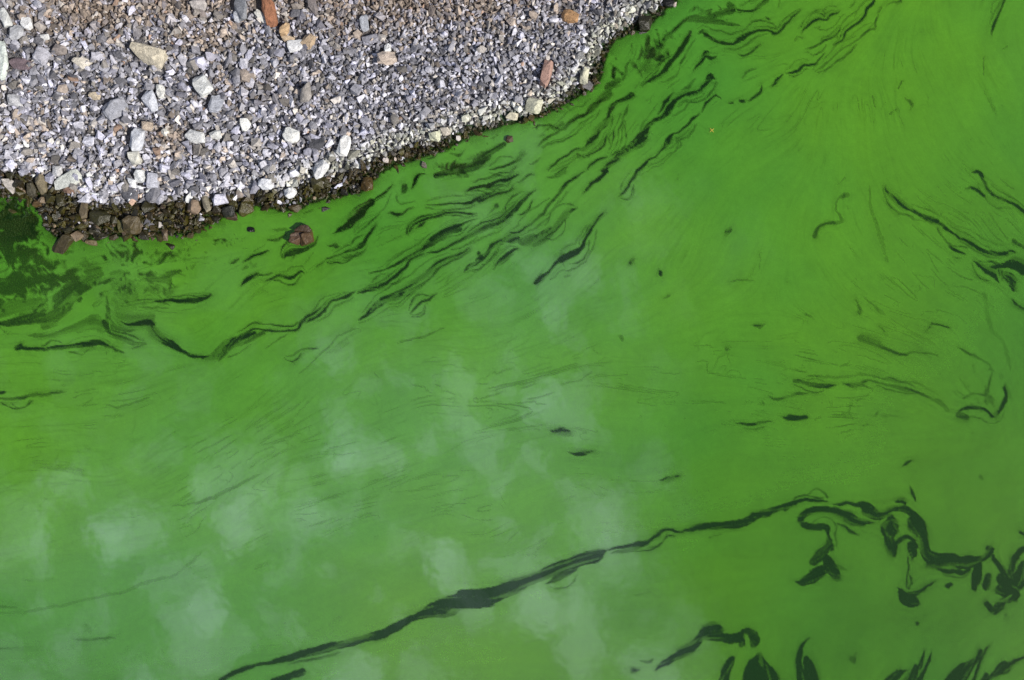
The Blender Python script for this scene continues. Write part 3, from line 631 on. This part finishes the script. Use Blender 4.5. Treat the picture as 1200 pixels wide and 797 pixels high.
# hairlines: contour lines of the smeared film, so they run with the drift
hz = np.zeros_like(GAP)
for (x, y, rx, ry, a_) in [(1000,450,190,70,1.0),(1110,290,110,90,.8),(300,560,260,110,.36),(120,480,160,80,.36),(650,470,220,60,.5),(500,300,220,60,.5),(800,90,140,80,.5),(1000,110,120,90,.25),(1050,620,190,60,.5),(650,600,200,60,.4),(150,340,160,60,.7)]:
    hz = np.maximum(hz, a_*np.exp(-((GU-x)/rx)**2-((GV-y)/ry)**2))
gate = sstep(0.42, 0.70, fbm(GU, GV, 38, 561, 3)); gate2 = sstep(0.45, 0.72, fbm(GU, GV, 30, 571, 3))
def contours(F, levels, w, seed):
    gy, gx = np.gradient(F); g = np.hypot(gx, gy)/STEP+1e-5
    h = np.zeros_like(F)
    for q, lev in enumerate(levels):
        g_ = sstep(0.40, 0.70, fbm(GU, GV, 33, seed+q*7, 2))
        h = np.maximum(h, np.exp(-((F-lev)/(g*w))**2)*g_)
    return h*sstep(0.0, 1.0, g/np.percentile(g, 40))
L5 = lic(fbm(GU, GV, 15, 555, 2, 0.5).astype(np.float32), 26, 2.2); L5 = (L5-L5.mean())/L5.std()
curl = fbm(wu, wv, 46, 581, 3, 0.5); curl = (curl-curl.mean())/curl.std()
hair = np.maximum(contours(L5, (-1.3, -0.7, -0.2, 0.3, 0.8, 1.4), 1.0, 600), 0.8*contours(curl, (-0.8, 0.0, 0.7), 1.1, 700)*gate2)
GAP = np.maximum(GAP, np.clip(hair*(0.10+0.70*hz), 0, 0.75)*(0.5+0.5*gate))
GAP = np.maximum(GAP, 0.20*sstep(0.5, 1.6, -L5)*hz*gate)
edge = np.minimum(np.minimum(GU+70, 1270-GU), np.minimum(GV+70, 867-GV))
GAP = GAP*sstep(0, 30, edge)+0.12*(1-sstep(0, 30, edge))
GRAIN = np.clip(0.5+(L1-0.5)*0.22+(L2-0.5)*0.12+(L3-0.5)*0.06+(fbm(GU, GV, 45, 515, 5, 0.6)-0.5)*0.6, 0, 1)
GRAIN = 0.5+(GRAIN-0.5)*sstep(0, 30, edge)
TINT = np.clip(0.52+(fbm(GU, GV, 260, 521, 3)-0.5)*1.3+(L3-0.5)*0.10 - 0.22*sstep(1050, 1230, GU) - 0.18*sstep(520, 60, GU), 0, 1)
TINT = 0.5+(TINT-0.5)*sstep(0, 30, edge)
def full(F, fill):
    out = np.full((len(fv), len(fu)), fill, np.float32); out[cv0:cv0+ncv, cu0:cu0+ncu] = F; return out.ravel()
GAP = np.clip(GAP*(1+0.13*sstep(0.45, 0.85, GAP)), 0, 1)
gap_all = full(GAP, 0.12)
UU, VV = np.meshgrid(fu, fv)
ff = grid_faces(len(fu), len(fv)).reshape(-1, 4)
sda = shore(UU, VV).ravel()
okf = (sda[ff].min(1) < 3) & (gap_all[ff].min(1) < 0.985)
ff = ff[okf]
used, inv = np.unique(ff, return_inverse=True)
zed = 0.003 + (fbm(UU, VV, 60, 531, 2)-0.5)*0.001
Vf = np.stack([X(UU), Y(VV), zed], -1).reshape(-1, 3)[used]
me = build_mesh('algae_film', Vf, inv.reshape(-1, 4), {'gap': ('FLOAT', gap_all[used]), 'grain': ('FLOAT', full(GRAIN, 0.5)[used]), 'tint': ('FLOAT', full(TINT, 0.5)[used])}, flat=False)
tag(link('algae_film', me, ALGAE), 'bright green algae film floating on the water in drifting streaks', 'algae', kind='stuff')

# ------------------------------------------------------------------ stones
def hull(points):
    bm = bmesh.new()
    for p in points: bm.verts.new(p)
    bm.verts.ensure_lookup_table()
    r = bmesh.ops.convex_hull(bm, input=bm.verts)
    dead = [g for g in r['geom_interior'] if isinstance(g, bmesh.types.BMVert)]
    if dead: bmesh.ops.delete(bm, geom=dead, context='VERTS')
    loose = [v for v in bm.verts if not v.link_faces]
    for v in loose: bm.verts.remove(v)
    return bm
def rock_points(k, boxy, rnd):
    P = []
    for i in range(k):
        d = Vector((rnd.gauss(0, 1), rnd.gauss(0, 1), rnd.gauss(0, 1))).normalized()
        m = max(abs(d.x), abs(d.y), abs(d.z))
        r = (1-boxy) + boxy/m*0.85
        P.append(d*r*rnd.uniform(0.86, 1.06))
    return P
TPL = []
rnd = random.Random(5)
for i in range(28):
    bm = hull(rock_points(rnd.choice((7, 8, 8, 9, 10)), rnd.uniform(0.4, 1.0), rnd))
    bmesh.ops.triangulate(bm, faces=bm.faces)
    bm.verts.ensure_lookup_table(); bm.verts.index_update()
    V = np.array([v.co[:] for v in bm.verts], np.float32); F = np.array([[v.index for v in f.verts] for f in bm.faces], np.int32)
    V -= (V.max(0)+V.min(0))/2; V /= (V.max(0)-V.min(0))/2
    TPL.append((V, F)); bm.free()
def rock_colors(u, v, size, wet, rng):
    n_ = len(u)
    val = np.clip(0.295*np.exp(rng.normal(0, 0.52, n_)), 0.05, 0.74)
    val = np.where(rng.random(n_) < 0.11, rng.uniform(0.50, 0.76, n_), val)
    hue = rng.random(n_)
    c = np.stack([val*1.0, val*0.975, val*1.06], -1)
    c = np.where((hue < 0.25)[:, None], np.stack([val*0.98, val*0.96, val*1.13], -1), c)           # bluish
    c = np.where(((hue > 0.25) & (hue < 0.42))[:, None], np.stack([val*1.10, val*1.0, val*0.90], -1), c)    # warm
    so = soilness(u, v)
    br = rng.random(n_) < (0.04+0.70*so)
    k = np.clip(val*1.0, 0.12, 0.5)
    c = np.where(br[:, None], np.stack([k*1.12, k*0.92, k*0.76], -1), c)
    rust = rng.random(n_) < (0.006+0.05*so)
    c = np.where(rust[:, None], np.stack([k*1.10, k*0.74, k*0.54], -1), c)
    dust = (so*rng.uniform(0.1, 0.75, n_))[:, None]; c = c*(1-dust)+np.array([[0.27, 0.20, 0.145]])*dust          # earth on the stones
    dd = dry(u, v)
    pale = np.exp(-((dd-8)/13.0)**2)*sstep(250, 420, u)*rng.uniform(0.1, 1.0, n_)                                   # bleached rim with a green-yellow crust
    cr = np.stack([np.clip(val*1.4+.09, 0, .80), np.clip(val*1.4+.092, 0, .80), np.clip(val*1.12+.06, 0, .66)], -1)
    c = c*(1-pale[:, None]) + cr*pale[:, None]
    pale2 = np.exp(-((dd-12)/30.0)**2)*(1-sstep(250, 420, u))*0.45
    c = c*(1+pale2[:, None]*0.6)
    q = rng.random(n_)
    wv_ = rng.uniform(0.22, 1.15, n_)[:, None]
    wc = np.where((q < 0.5)[:, None], np.array([[0.056, 0.048, 0.008]]), np.where((q < 0.8)[:, None], np.array([[0.056, 0.040, 0.012]]), np.array([[0.030, 0.026, 0.014]])))*wv_
    wc = np.where((q > 0.94)[:, None], np.array([[0.22, 0.16, 0.10]])*wv_, wc)
    c = c*(1-wet[:, None]) + wc*wet[:, None]
    return np.clip(c, 0.004, 0.85)
def wetness(u, v, rng):
    w = sstep(2.5, -2.5, dry(u, v)+rng.normal(0, 2.2, len(u)))
    return np.where((rng.random(len(u)) < 0.05) & (shore(u, v) > 4), 0.0, w)
def scatter(spacing, size_lo, size_hi, dens, lo=-130, hi_v=330, seed=1):
    rng = np.random.default_rng(seed)
    us = np.arange(-260, 1040, spacing); vs_ = np.arange(-260, hi_v, spacing)
    u, v = np.meshgrid(us, vs_); u = u.ravel()+rng.uniform(-.55, .55, u.size)*spacing; v = v.ravel()+rng.uniform(-.55, .55, v.size)*spacing
    d = shore(u, v)
    keep = (rng.random(u.size) < dens(u, v, d))
    u, v = u[keep], v[keep]
    size = size_lo*(size_hi/size_lo)**(rng.random(len(u))**1.6)
    return u, v, size
coarse = lambda u, v: np.clip(sstep(470, 300, u)*1.0*(0.55+0.9*fbm(u, v, 60, 601, 2)), 0, 1)
fine_d = lambda u, v, d: np.where(d > -3, 0.80, np.where(d > -30, 0.55*sstep(-34, -5, d), 0))
med_d = lambda u, v, d: np.where(d > -3, (0.20+0.55*coarse(u, v))*(1-0.72*soilness(u, v)), 0.35*sstep(-40, -5, d))*np.where((u < 310) & (dry(u, v) < 4), 1.5, 1)
big_d = lambda u, v, d: np.where(d > 12, 0.01+0.15*coarse(u, v)*(1-0.6*soilness(u, v)), np.where((d > -6) & (u < 300), 0.35, 0.0))
parts = [scatter(3.3, 2.9, 5.0, fine_d, seed=21), scatter(4.6, 4.0, 6.5, fine_d, seed=22), scatter(7.5, 5.5, 11.0, med_d, seed=23), scatter(15.0, 9.5, 19.0, big_d, seed=24)]
LAY = np.concatenate([np.full(len(p_[0]), i) for i, p_ in enumerate(parts)])
PU = np.concatenate([p_[0] for p_ in parts]); PV = np.concatenate([p_[1] for p_ in parts]); PS = np.concatenate([p_[2] for p_ in parts])

# traced stones: u, v, length, width, turn (deg, clockwise on the sheet), height factor, colour, wet, label
F_ = [
(172,64,43,23,14,.55,(.60,.53,.40),0,'large cream elongated boulder lying on fine grey gravel, the longest on the bank'),
(1,70,15,46,4,.5,(.62,.66,.60),0,'long pale greenish slab standing beside a dark purple-brown stone'),
(25,75,30,14,8,.4,(.17,.125,.135),0,'dark purple-brown flat slab in the grey gravel'),
(95,73,21,14,20,.6,(.66,.60,.50),0,'cream blocky stone with a bright top near the brown soil patch'),
(160,163,15,30,14,.9,(.56,.57,.60),0,'tall pale grey stone casting a long dark shadow on the gravel'),
(157,185,14,15,0,.9,(.62,.60,.52),0,'cream square stone at the foot of the tall pale grey stone'),
(163,206,13,16,0,.7,(.68,.68,.66),0,'white square stone just above the wet brown band'),
(178,212,14,20,0,.6,(.50,.50,.55),0,'pale blue-grey upright slab beside a white square stone above the wet band'),
(228,160,28,15,18,.6,(.74,.73,.70),0,'white wedge-shaped stone on the brown sandy patch'),
(252,158,15,11,-8,.6,(.72,.71,.66),0,'small white oval stone next to the white wedge-shaped stone'),
(236,99,19,26,-35,.55,(.66,.66,.63),0,'pale mottled angular stone with pitted face'),
(252,121,18,22,10,.5,(.40,.41,.45),0,'blue-grey angular block in coarse gravel'),
(175,118,17,26,-20,.55,(.56,.57,.61),0,'pale blue-grey slab leaning against smaller grey stones'),
(135,127,30,21,-25,.4,(.36,.36,.39),0,'wide flat mid-grey slab in the coarse gravel'),
(188,107,10,16,0,.7,(.66,.65,.60),0,'small bright block beside the leaning blue-grey slab'),
(640,86,13,31,12,.9,(.42,.255,.20),0,'pinkish-brown upright stone casting a dark shadow on fine gravel'),
(668,18,21,16,15,.7,(.46,.26,.12),0,'orange-brown stone alone on the fine grey gravel'),
(626,122,20,19,20,.8,(.62,.60,.44),0,'pale yellowish block at the very edge of the bank'),
(685,88,10,21,8,.8,(.60,.58,.42),0,'narrow pale yellowish stone on the rim of the bank'),
(600,136,14,9,10,.7,(.60,.55,.40),0,'low cream stone on the rim beside the dark wet crevices'),
(315,14,15,34,-12,.8,(.36,.155,.08),0,'rust-red upright stone on the coarse gravel'),
(306,19,18,9,40,.5,(.66,.64,.58),0,'thin white sliver leaning on the rust-red stone'),
(333,33,12,16,0,.7,(.50,.34,.19),0,'tan-orange lump below the rust-red stone'),
(361,48,14,18,25,.6,(.50,.37,.24),0,'tan rounded stone beside a white flat stone'),
(346,53,18,14,-10,.5,(.72,.71,.70),0,'white flat stone between two tan stones'),
(337,46,15,9,20,.5,(.54,.41,.27),0,'thin tan chip resting by the white flat stone'),
(427,27,10,19,-8,.6,(.42,.43,.46),0,'narrow blue-grey upright stone in finer gravel'),
(434,46,20,11,-14,.5,(.30,.29,.32),0,'dark grey flat slab below the narrow blue-grey stone'),
(454,57,9,12,20,.8,(.78,.77,.74),0,'small bright white stone among fine grey gravel'),
(78,211,36,18,-24,.5,(.66,.67,.60),0,'long pale greenish-white slab on the edge of the wet brown band'),
(66,200,11,14,10,.7,(.56,.55,.54),0,'pale oval pebble behind the long greenish-white slab'),
(48,216,13,24,-14,.8,(.30,.23,.16),.5,'light brown upright stone in the dark wet edge'),
(36,222,11,17,0,.6,(.11,.085,.06),.8,'dull brown stone beside the light brown upright stone'),
(374,198,16,24,35,.7,(.76,.75,.73),0,'bright white slanting stone near the wet edge'),
(310,215,15,14,0,.8,(.74,.74,.76),0,'white square block sitting on the dark wet edge'),
(340,226,15,12,-15,.8,(.80,.79,.76),0,'bright white stone overhanging the dark wet stones'),
(403,171,14,25,18,.7,(.74,.73,.70),0,'white upright stone with a pointed top in fine gravel'),
(341,158,20,17,15,.7,(.78,.77,.72),0,'bright white lump in mid-grey gravel'),
(287,146,12,15,10,.8,(.80,.79,.74),0,'small bright white block in coarse gravel'),
(257,234,18,13,-10,.7,(.62,.60,.68),0,'pale lilac stone sitting in the wet brown band'),
(222,231,7,15,25,.7,(.74,.73,.70),0,'narrow white tooth-shaped stone above a pinkish round stone'),
(226,242,15,16,0,.8,(.30,.20,.15),.4,'pinkish-brown round stone in the wet band'),
(241,238,8,22,-20,.7,(.28,.24,.18),.2,'narrow tan stone leaning beside the pinkish round stone'),
(153,263,20,22,0,.8,(.16,.105,.06),.9,'large round wet brown stone with a shiny top'),
(141,265,7,15,0,.7,(.15,.12,.03),.9,'olive upright stone beside the large round wet stone'),
(116,255,26,18,10,.6,(.075,.06,.014),1,'broad olive-brown wet slab at the waterline'),
(98,247,10,20,5,.7,(.20,.14,.09),.6,'reddish-brown upright stone behind the broad olive slab'),
(70,235,10,16,-10,.7,(.085,.065,.022),1,'dark olive stone in the corner of the wet edge'),
(44,238,13,9,0,.6,(.20,.11,.05),.8,'rusty brown stone at the tip of the wet edge'),
(80,222,16,10,10,.7,(.34,.20,.15),.3,'pinkish stone tucked under the long greenish-white slab'),
(73,285,17,31,38,.6,(.115,.078,.035),.9,'brown wedge-shaped rock standing in the shallow water'),
(107,284,14,7,14,.7,(.24,.165,.09),.8,'small brown stone lying in the water beside the wedge-shaped rock'),
(294,269,10,6,0,.8,(.018,.014,.010),1,'small black stone poking out of the green algae'),
(597,163,9,9,0,.9,(.12,.065,.035),.9,'small reddish-brown stone poking out of the algae near the bank'),
(430,216,15,18,10,.7,(.16,.085,.022),.9,'orange-brown wet rock at the waterline'),
(756,26,17,20,12,.7,(.045,.035,.010),1,'dark olive wet rock jutting from the bank into the algae'),
(784,2,13,12,0,.7,(.022,.018,.014),1,'black wet rock at the end of the gravel point'),
(790,5,6,6,0,1.3,(.60,.50,.44),0,'small pale pink pebble on the black wet rock'),
(537,162,6,6,0,1,(.72,.66,.60),0,'tiny pinkish-white pebble in the dark wet crevice'),
(452,187,7,7,0,1,(.66,.58,.52),0,'small pinkish pebble on the wet edge of fine gravel'),
(509,159,15,12,10,.8,(.62,.62,.44),0,'pale yellow-green block on the rim of fine gravel'),
(345,244,17,10,5,.7,(.12,.072,.025),.9,'flat brown wet stone at the edge of the algae'),
(272,254,14,12,20,.6,(.12,.065,.035),.9,'reddish-brown wet rock at the edge of the algae'),
(268,248,16,14,-10,.6,(.055,.048,.042),.9,'dark grey wet rock behind a reddish-brown wet rock'),
(222,276,9,7,10,.8,(.16,.11,.06),.9,'small brown wet stone half in the algae'),
(19,38,16,19,15,.5,(.44,.44,.45),0,'pale grey triangular stone near the dark purple slab'),
(31,27,12,14,10,.7,(.74,.73,.71),0,'bright white rounded stone beside pale grey stones'),
(69,58,17,13,10,.6,(.33,.28,.25),0,'brownish-grey block with a pale top edge'),
(52,43,11,7,-10,.7,(.78,.77,.73),0,'small bright white chip near the brown soil'),
(5,20,11,22,-20,.6,(.60,.60,.57),0,'pale curved stone with a dark hollow side'),
(231,5,20,13,10,.5,(.44,.40,.37),0,'grey-beige flat slab near dark gaps'),
(282,11,15,25,0,.6,(.24,.245,.26),0,'dark slate-grey upright slab'),
(277,18,8,17,0,.7,(.46,.47,.50),0,'narrow light grey stone against the dark slate slab'),
(172,147,13,12,0,.7,(.52,.42,.32),0,'tan rounded stone above the tall pale grey stone'),
(193,155,9,9,0,.8,(.72,.69,.60),0,'small cream pebble at the end of the brown sandy patch'),
(110,112,14,10,0,.6,(.60,.50,.36),0,'pale tan chip beside the wide grey slab'),
(17,118,19,15,15,.6,(.56,.55,.55),0,'pale grey wedge stone in the coarse gravel'),
(285,12,9,12,0,.5,(.50,.40,.32),0,'small beige stone against the slate slab'),
]
def depth_z(u, v, base): return base
GROUPS = {
 'tan': ('tan or brown rough stone half sunk in the dry gravel', 'brown stones scattered in the gravel'),
 'pale': ('plain pale grey angular stone half sunk in the dry gravel', 'pale stones scattered in the gravel'),
 'mid': ('plain mid-grey angular stone half sunk in the dry gravel', 'mid-grey stones scattered in the gravel'),
 'dark': ('plain dark grey angular stone half sunk in the dry gravel', 'dark stones scattered in the gravel'),
 'wet': ('dark brown algae-coated stone in the wet band along the waterline', 'wet stones along the waterline'),
}
def rock_mesh(dims, col, wet_, seed, rich):
    r = random.Random(seed)
    bm = hull(rock_points(30 if rich else 13, r.uniform(0.65, 1.0), r))
    bmesh.ops.dissolve_limit(bm, angle_limit=0.34 if rich else 0.15, verts=bm.verts, edges=bm.edges)
    if rich:
        bmesh.ops.bevel(bm, geom=list(bm.edges), offset=0.05, segments=1, profile=0.5, affect='EDGES', clamp_overlap=True)
        bmesh.ops.triangulate(bm, faces=bm.faces)
        bmesh.ops.subdivide_edges(bm, edges=[e for e in bm.edges if e.calc_length() > 0.35], cuts=1)
    bmesh.ops.triangulate(bm, faces=bm.faces)
    so = Vector((seed*1.37 % 50, seed*2.11 % 50, 3.0))
    if rich:
        for v in bm.verts: v.co += v.co.normalized()*(mnoise.noise(v.co*2.2+so)*0.11 + mnoise.noise(v.co*5+so)*0.05)
    bm.verts.index_update()
    V = np.array([v.co[:] for v in bm.verts]); F = np.array([[v.index for v in f.verts] for f in bm.faces])
    bm.free()
    V -= (V.max(0)+V.min(0))/2; V /= (V.max(0)-V.min(0)); V *= np.array(dims)
    nv_ = len(V)
    shade = np.array([0.94+0.12*mnoise.noise(Vector(p_)*18+so) for p_ in V])
    cc = np.concatenate([np.clip(np.array(col)[None]*shade[:, None], 0, 1), np.ones((nv_, 1))], 1)
    return build_mesh('stone', V, F, {'col': ('FLOAT_COLOR', cc), 'wet': ('FLOAT', np.full(nv_, wet_))})
NST = 0
def put_stone(u, v, ln, wd, turn, hf, col, wet_, label, group=None, rich=True, tilt=0.0, name='stone', parent=None):
    global NST; NST += 1
    hgt = min(ln, wd)*hf*M
    z0 = float(height(np.array([u]), np.array([v]))[0])
    sunk = 0.20 if rich else 0.22
    z = max(z0, -0.02 if shore(np.array([u]), np.array([v]))[0] > -20 else z0) + hgt*(0.5-sunk)
    if z + hgt*0.5 < 0.03 and label: z = 0.03 - hgt*0.5 + 0.2*hgt
    k = (CAM_H-(z+0.2*hgt))/CAM_H        # where this sight line meets the raised ground
    o = link(name, rock_mesh((ln*M, wd*M, hgt), col, wet_, NST*7+3, rich), STONE, parent)
    o.location = (float(X(u))*k, float(Y(v))*k, z)
    o.rotation_euler = Euler((math.radians(tilt*math.sin(NST)), math.radians(tilt*math.cos(NST*1.7)), math.radians(-turn)))
    if not parent: tag(o, label, 'stone', group)
    return o
for (u, v, ln, wd, tn, hf, col_, wt, lab) in F_:
    put_stone(u, v, ln, wd, tn, hf, tuple(k*(1-0.55*wt)*q_ for k, q_ in zip(col_, (1-.06*wt, 1+.06*wt, 1-.25*wt))), wt, lab, tilt=9)
# the split rock standing in the algae: one thing, three broken pieces
root = bpy.data.objects.new('split_rock', None); C.objects.link(root)
root.location = (float(X(354)), float(Y(275)), 0.0); tag(root, 'brown rock split into blocks standing in the green algae', 'rock')
for (u, v, ln, wd, tn, hgt, col_) in [(348,278.5,13,17,14,.17,(.085,.046,.022)),(360,279.5,17,16,-8,.18,(.10,.055,.02)),(356.5,269.5,21,10,3,.14,(.06,.034,.015))]:
    o = link('rock_piece', rock_mesh((ln*M, wd*M, hgt), col_, .8, int(u), True), STONE, root)
    o.location = (float(X(u)-X(354)), float(Y(v)-Y(275)), 0.02); o.rotation_euler.z = math.radians(-tn)
# keep the scatter clear of the traced stones
FU = np.array([f_[0] for f_ in F_]+[354]); FV = np.array([f_[1] for f_ in F_]+[275]); FR = np.array([(f_[2]+f_[3])*0.25 for f_ in F_]+[13])
clear = np.ones(len(PU), bool)
for a, b, r in zip(FU, FV, FR):
    clear &= ~(((PU-a)**2+(PV-b)**2 < (r+PS*0.30)**2) & (PS > 4.5)) & ~((PU-a)**2+(PV-b)**2 < (r*0.7)**2)
PU, PV, PS, LAY = PU[clear], PV[clear], PS[clear], LAY[clear]
rngc = np.random.default_rng(77)
PW = wetness(PU, PV, rngc); PC = rock_colors(PU, PV, PS, PW, rngc)
asp = np.clip(np.exp(rngc.normal(0, 0.42, len(PU))), 0.5, 2.0); flat_ = rngc.uniform(0.45, 1.0, len(PU)); yaw = rngc.uniform(0, 2*math.pi, len(PU))
PH = height(PU, PV)
inview = (PU > 4) & (PU < 1196) & (PV > 4) & (shore(PU, PV) > -2)
NIND = 300-len(F_)-1
order = np.argsort(-np.where(inview, PS, 0))[:NIND]
single = np.zeros(len(PU), bool); single[order] = True
CUT = (' lying', ' standing', ' with', ' near', ' casting', ' at ', ' just', ' beside', ' on ', ' next', ' leaning', ' in ', ' alone', ' below', ' among', ' behind', ' sitting', ' resting', ' between', ' overhanging', ' above', ' poking', ' jutting', ' against', ' tucked', ' half', ',')
def short(lab):
    return lab[:min([lab.find(k) for k in CUT if k in lab] or [len(lab)])]
SHORT = [short(f_[-1]) for f_ in F_]
def own_label(i, g):
    adj = {'tan': 'brownish', 'pale': 'pale grey', 'mid': 'mid-grey', 'dark': 'dark grey', 'wet': 'wet dark brown'}[g]
    shp = 'elongated' if (asp[i] > 1.35 or asp[i] < 0.74) else 'chunky' if flat_[i] > 0.75 else 'flat'
    d = np.hypot(FU[:len(F_)]-PU[i], FV[:len(F_)]-PV[i]); j = int(np.argmin(d))
    if d[j] > 60: return f'{adj} {shp} stone ' + ('in the wet band along the waterline' if g == 'wet' else 'half sunk in open gravel, far from any bigger stone')
    where = 'touching' if d[j] < FR[j]+PS[i]*0.5+3 else 'close to' if d[j] < 32 else 'some way from'
    return f'{adj} {shp} stone {where} the {SHORT[j]}'
for i in order:
    c = PC[i]; lum = c.mean()
    if PW[i] > 0.5: g = 'wet'
    elif c[0] > c[2]*1.22: g = 'tan'
    else: g = 'pale' if lum > 0.47 else ('mid' if lum > 0.27 else 'dark')
    s = PS[i]; w_ = asp[i]
    put_stone(PU[i], PV[i], s*math.sqrt(w_)*1.05, s/math.sqrt(w_)*1.05, math.degrees(yaw[i]), flat_[i], tuple(c), float(PW[i]), own_label(i, g), GROUPS[g][1], rich=PS[i] > 15, tilt=26)
# all the rest of the gravel, each stone real but joined
rest = np.where(~single)[0]
tid = rngc.integers(0, len(TPL), len(rest))
VS, FS_, CS, WS = [], [], [], []; base_i = 0
for t, (V, F) in enumerate(TPL):
    ids = rest[tid == t]
    if not len(ids): continue
    n_ = len(ids); s = PS[ids]*M*0.5
    sc = np.stack([s*np.sqrt(asp[ids])*1.1, s/np.sqrt(asp[ids])*1.1, s*flat_[ids]], -1)
    P = V[None]*sc[:, None, :]
    tl = rngc.normal(0, 0.55, n_); ta = rngc.uniform(0, 2*math.pi, n_)
    ax = np.stack([np.cos(ta), np.sin(ta), np.zeros(n_)], -1)
    ct, st = np.cos(tl)[:, None, None], np.sin(tl)[:, None, None]
    A_ = ax[:, None, :]
    P = P*ct + np.cross(A_, P)*st + A_*(P*A_).sum(-1, keepdims=True)*(1-ct)
    cy, sy = np.cos(yaw[ids])[:, None], np.sin(yaw[ids])[:, None]
    Q = np.stack([P[..., 0]*cy-P[..., 1]*sy, P[..., 0]*sy+P[..., 1]*cy, P[..., 2]], -1)
    lift = np.where(LAY[ids] == 0, rngc.uniform(-0.9, 0.4, n_), np.where(LAY[ids] == 1, rngc.uniform(-0.5, 1.1, n_), rngc.uniform(0.0, 0.9, n_)))*sc[:, 2] + np.array([-0.008, 0.002, 0.010, 0.012])[LAY[ids]]
    Q += np.stack([X(PU[ids]), Y(PV[ids]), PH[ids]+lift], -1)[:, None, :]
    nv_ = V.shape[0]
    VS.append(Q.reshape(-1, 3)); FS_.append((F[None]+(base_i+np.arange(n_)*nv_)[:, None, None]).reshape(-1, 3)); base_i += n_*nv_
    cc = np.concatenate([PC[ids], np.ones((n_, 1))], 1); CS.append(np.repeat(cc, nv_, 0)); WS.append(np.repeat(PW[ids], nv_))
me = build_mesh('gravel', np.concatenate(VS), np.concatenate(FS_), {'col': ('FLOAT_COLOR', np.concatenate(CS)), 'wet': ('FLOAT', np.concatenate(WS))})
tag(link('gravel', me, STONE), 'crushed grey gravel covering the bank down to the waterline', 'gravel', kind='stuff')
print('gravel stones', len(rest), 'tris', len(me.polygons), 'film faces', len(ff))

# ------------------------------------------------------------------ a fallen leaf afloat
LEAF, n, l, b = new_mat('yellow_leaf'); b.inputs['Base Color'].default_value = (0.55, 0.42, 0.05, 1); b.inputs['Roughness'].default_value = 0.5
vl, fl = [], []
for sgn, a0 in ((1, 0.7), (1, 2.3), (-1, 0.7), (-1, 2.3)):
    b0 = len(vl)
    for k, w_ in ((0, .003), (.012, .007), (.024, .006), (.033, .001)):
        for s_ in (-1, 1):
            x, y = sgn*(math.cos(a0)*k)-math.sin(a0)*w_*s_*0.5, sgn*(math.sin(a0)*k)+math.cos(a0)*w_*s_*0.5
            vl.append((x, y, 0.006+0.25*k*k*20*0.01+0.002*abs(s_)))
    for q in range(3): fl.append((b0+2*q, b0+2*q+1, b0+2*q+3, b0+2*q+2))
me = bpy.data.meshes.new('leaf'); me.from_pydata(vl, [], fl); me.update()
o = link('leaf', me, LEAF); o.location = (float(X(834)), float(Y(153)), 0.004)
sm = o.modifiers.new('thickness', 'SOLIDIFY'); sm.thickness = 0.0015
tag(o, 'tiny yellow leaf floating on the smooth green algae', 'leaf')
